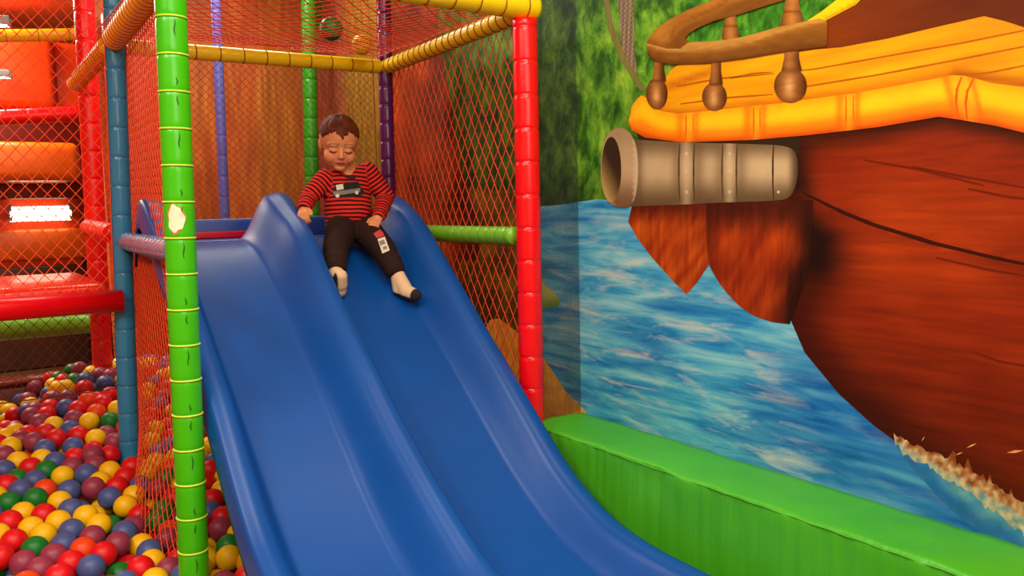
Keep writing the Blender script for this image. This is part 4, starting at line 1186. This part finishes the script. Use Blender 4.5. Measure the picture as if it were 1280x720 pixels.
    def stripe(p):
        best = None
        for kind, a, b, r, o0 in (('t', pel, neck, .078, 0), ('a', shR, elR, .04, .003), ('a', elR, wrR, .033, .003+(elR-shR).length), ('a', shL, elL, .04, .006), ('a', elL, wrL, .033, .006+(elL-shL).length)):
            ab = b-a; t = max(0, min(1, (p-a).dot(ab)/ab.length_squared)); d = (p-a-ab*t).length-r
            if best is None or d < best[0]:
                tu = max(-1.2, min(1.2, (p-a).dot(ab)/ab.length_squared)) if kind == 'a' else t
                s = (p.z-1.0)+.10*(p.x-1.375)*(p.x-1.375)*8+.05*(p.x-1.375) if kind == 't' else o0+tu*ab.length
                best = (d, s)
        return best[1]
    w_ = .0022
    sa = shirt.data.attributes.new('stripe', 'FLOAT', 'POINT')
    sa.data.foreach_set('value', [stripe(v.co+B0)+w_*mnoise.noise((v.co+B0)*22) for v in shirt.data.vertices])
    mb = MB(); mb.ring(neck+V((-.004, -.012, -.004)), (neck-chest+V((0, -.04, 0))), .046, .0075, 36, 8)
    mb.build('collar', vinyl('dark_collar', rgb(64, 18, 24), .9, .1, 0), person)

    # trousers
    tr = Blob()
    for dx_ in (-.03, .03): tr.ball(pel+V((dx_, -.004, -.012)), (.066, .072, .062))
    for a, b, c in ((hipR, knR, anR), (hipL, knL, anL)):
        e = c.lerp(b, .20)
        tr.chain([(pel+V((0, 0, -.01)), .062), (a, .066), (b, .050), (e, .039)])
        tr.ball(e+(b-e)*.05, .0415)
        tr.ball(e.lerp(b, .35), .0455)
    tm_ = vinyl('dark_brown_jersey', rgb(46, 28, 22), .85, .25, .5, 34, 0, .2)
    trousers = tr.build('trousers', tm_, person, .0042, 5)
    for a, b in ((knR, anR), (knL, anL)):
        d = (b-a).normalized(); e = b.lerp(a, .17)
        MB().tube([e-d*.012, e-d*.004, e+d*.006, e+d*.016], [.037, .0385, .037, .033], 28).build('trouser_cuff', vinyl('cuff_knit', rgb(34, 22, 18), .9, .2, .4, 60, 0, .2), person)

    # socks
    for an, he, to in ((anR, heelR, toeR), (anL, heelL, toeL)):
        so = Blob()
        so.chain([(an, .0285), (he, .028)]); so.chain([(an, .0275), (he.lerp(to, .45), .029), (to, .025)]); so.capsule(he, .0265, to, .024)
        ts = NT('toddler_sock'); ts.link(ts.attr('paint').outputs['Color'], ts.b.inputs['Base Color']); ts.b.inputs['Roughness'].default_value = .9
        s_ = so.build('sock', ts.m, person, .0034, 3)
        d = (to-he).normalized(); up = (an-he); up = (up-d*up.dot(d)).normalized()
        def scol(p, he=he, to=to, d=d, up=up, L=(to-he).length):
            t = (p-he).dot(d)/L; h = (p-he.lerp(to, max(0, min(1, t)))).dot(up)
            k = sstep(.92, 1.02, t) if he is heelL else 0
            k = max(k, sstep(-.009, -.013, h)) if he is heelL else max(k, sstep(.0, .004, (p-he).dot(V((-1, 0, -.15)))-.014))
            return L4(cmix((222, 190, 150), (26, 22, 30), k))
        paint(s_, scol)

    # printed pictures on the top and on the left trouser leg, lying on the cloth
    def cloth_print(name, target, centre_px, shapes, lift=.0012):
        o_ = target.data; org = V(base)
        bvh = BVHTree.FromPolygons([v.co+org for v in o_.vertices], [tuple(p.vertices) for p in o_.polygons])
        for nm, poly, mt, lf in shapes:
            xs = [p[0] for p in poly]; ys = [p[1] for p in poly]; pts = []
            for i in range(len(poly)):
                a, b = poly[i], poly[(i+1) % len(poly)]; m_ = max(1, int(math.hypot(b[0]-a[0], b[1]-a[1])/1.5))
                pts += [(a[0]+(b[0]-a[0])*q/m_, a[1]+(b[1]-a[1])*q/m_) for q in range(m_)]
            nb = len(pts); yy = min(ys)+.7
            while yy < max(ys):
                xx = min(xs)+.7
                while xx < max(xs):
                    if inside((xx, yy), poly): pts.append((xx, yy))
                    xx += 1.5
                yy += 1.5
            ve, ed, fa, *_ = delaunay_2d_cdt([V(p) for p in pts], [(i, (i+1) % nb) for i in range(nb)], [], 1, 1e-4)
            out = []; ok = True
            for p in ve:
                loc, nrm, idx, ds = bvh.ray_cast(CAM, ray(p.x, p.y).normalized())
                if loc is None: ok = False; break
                out.append(loc+nrm*(lift*lf))
            if ok and out: MB().add(out, [tuple(q) for q in fa]).build(nm, mt, target)
    inkb, inkw, inkg, inkp = (vinyl(nm, c, .8, .1, 0) for nm, c in (('black_print', rgb(24, 14, 18)), ('white_print', rgb(226, 216, 196)), ('grey_print', rgb(128, 128, 118)), ('pink_print', rgb(196, 70, 76))))
    circ = lambda x, y, r: [(x+r*math.cos(2*PI*i/14), y+r*math.sin(2*PI*i/14)) for i in range(14)]
    cloth_print('chest_print', shirt, None, [
        ('chest_print', [(418, 233), (432, 228), (448, 227), (452, 236), (457, 241), (450, 245), (420, 248), (415, 242)], inkb, 1),
        ('print_truck_cab', [(420, 231.5), (428.5, 230), (429.5, 236.5), (421, 238)], inkw, 2),
        ('print_truck_bed', [(416, 239.5), (430, 238), (450, 235), (450, 239.5), (432, 243), (418, 244.5)], inkg, 2),
        ('print_wheel', circ(422, 245, 2.4), inkw, 3), ('print_wheel', circ(445.5, 241, 2.4), inkw, 3)])
    cloth_print('leg_print', trousers, None, [
        ('leg_print', [(472, 299), (481, 296), (487, 313), (478, 317)], inkw, 1),
        ('print_block', [(474, 302), (480, 300), (481.5, 305), (475.5, 307)], inkg, 2), ('print_block', [(478.5, 309), (483, 307.5), (484, 311), (479.5, 312.5)], inkg, 2),
        ('leg_print', [(467, 292), (475, 287), (479, 291), (480, 295), (471, 298)], inkp, 1)])
toddler()
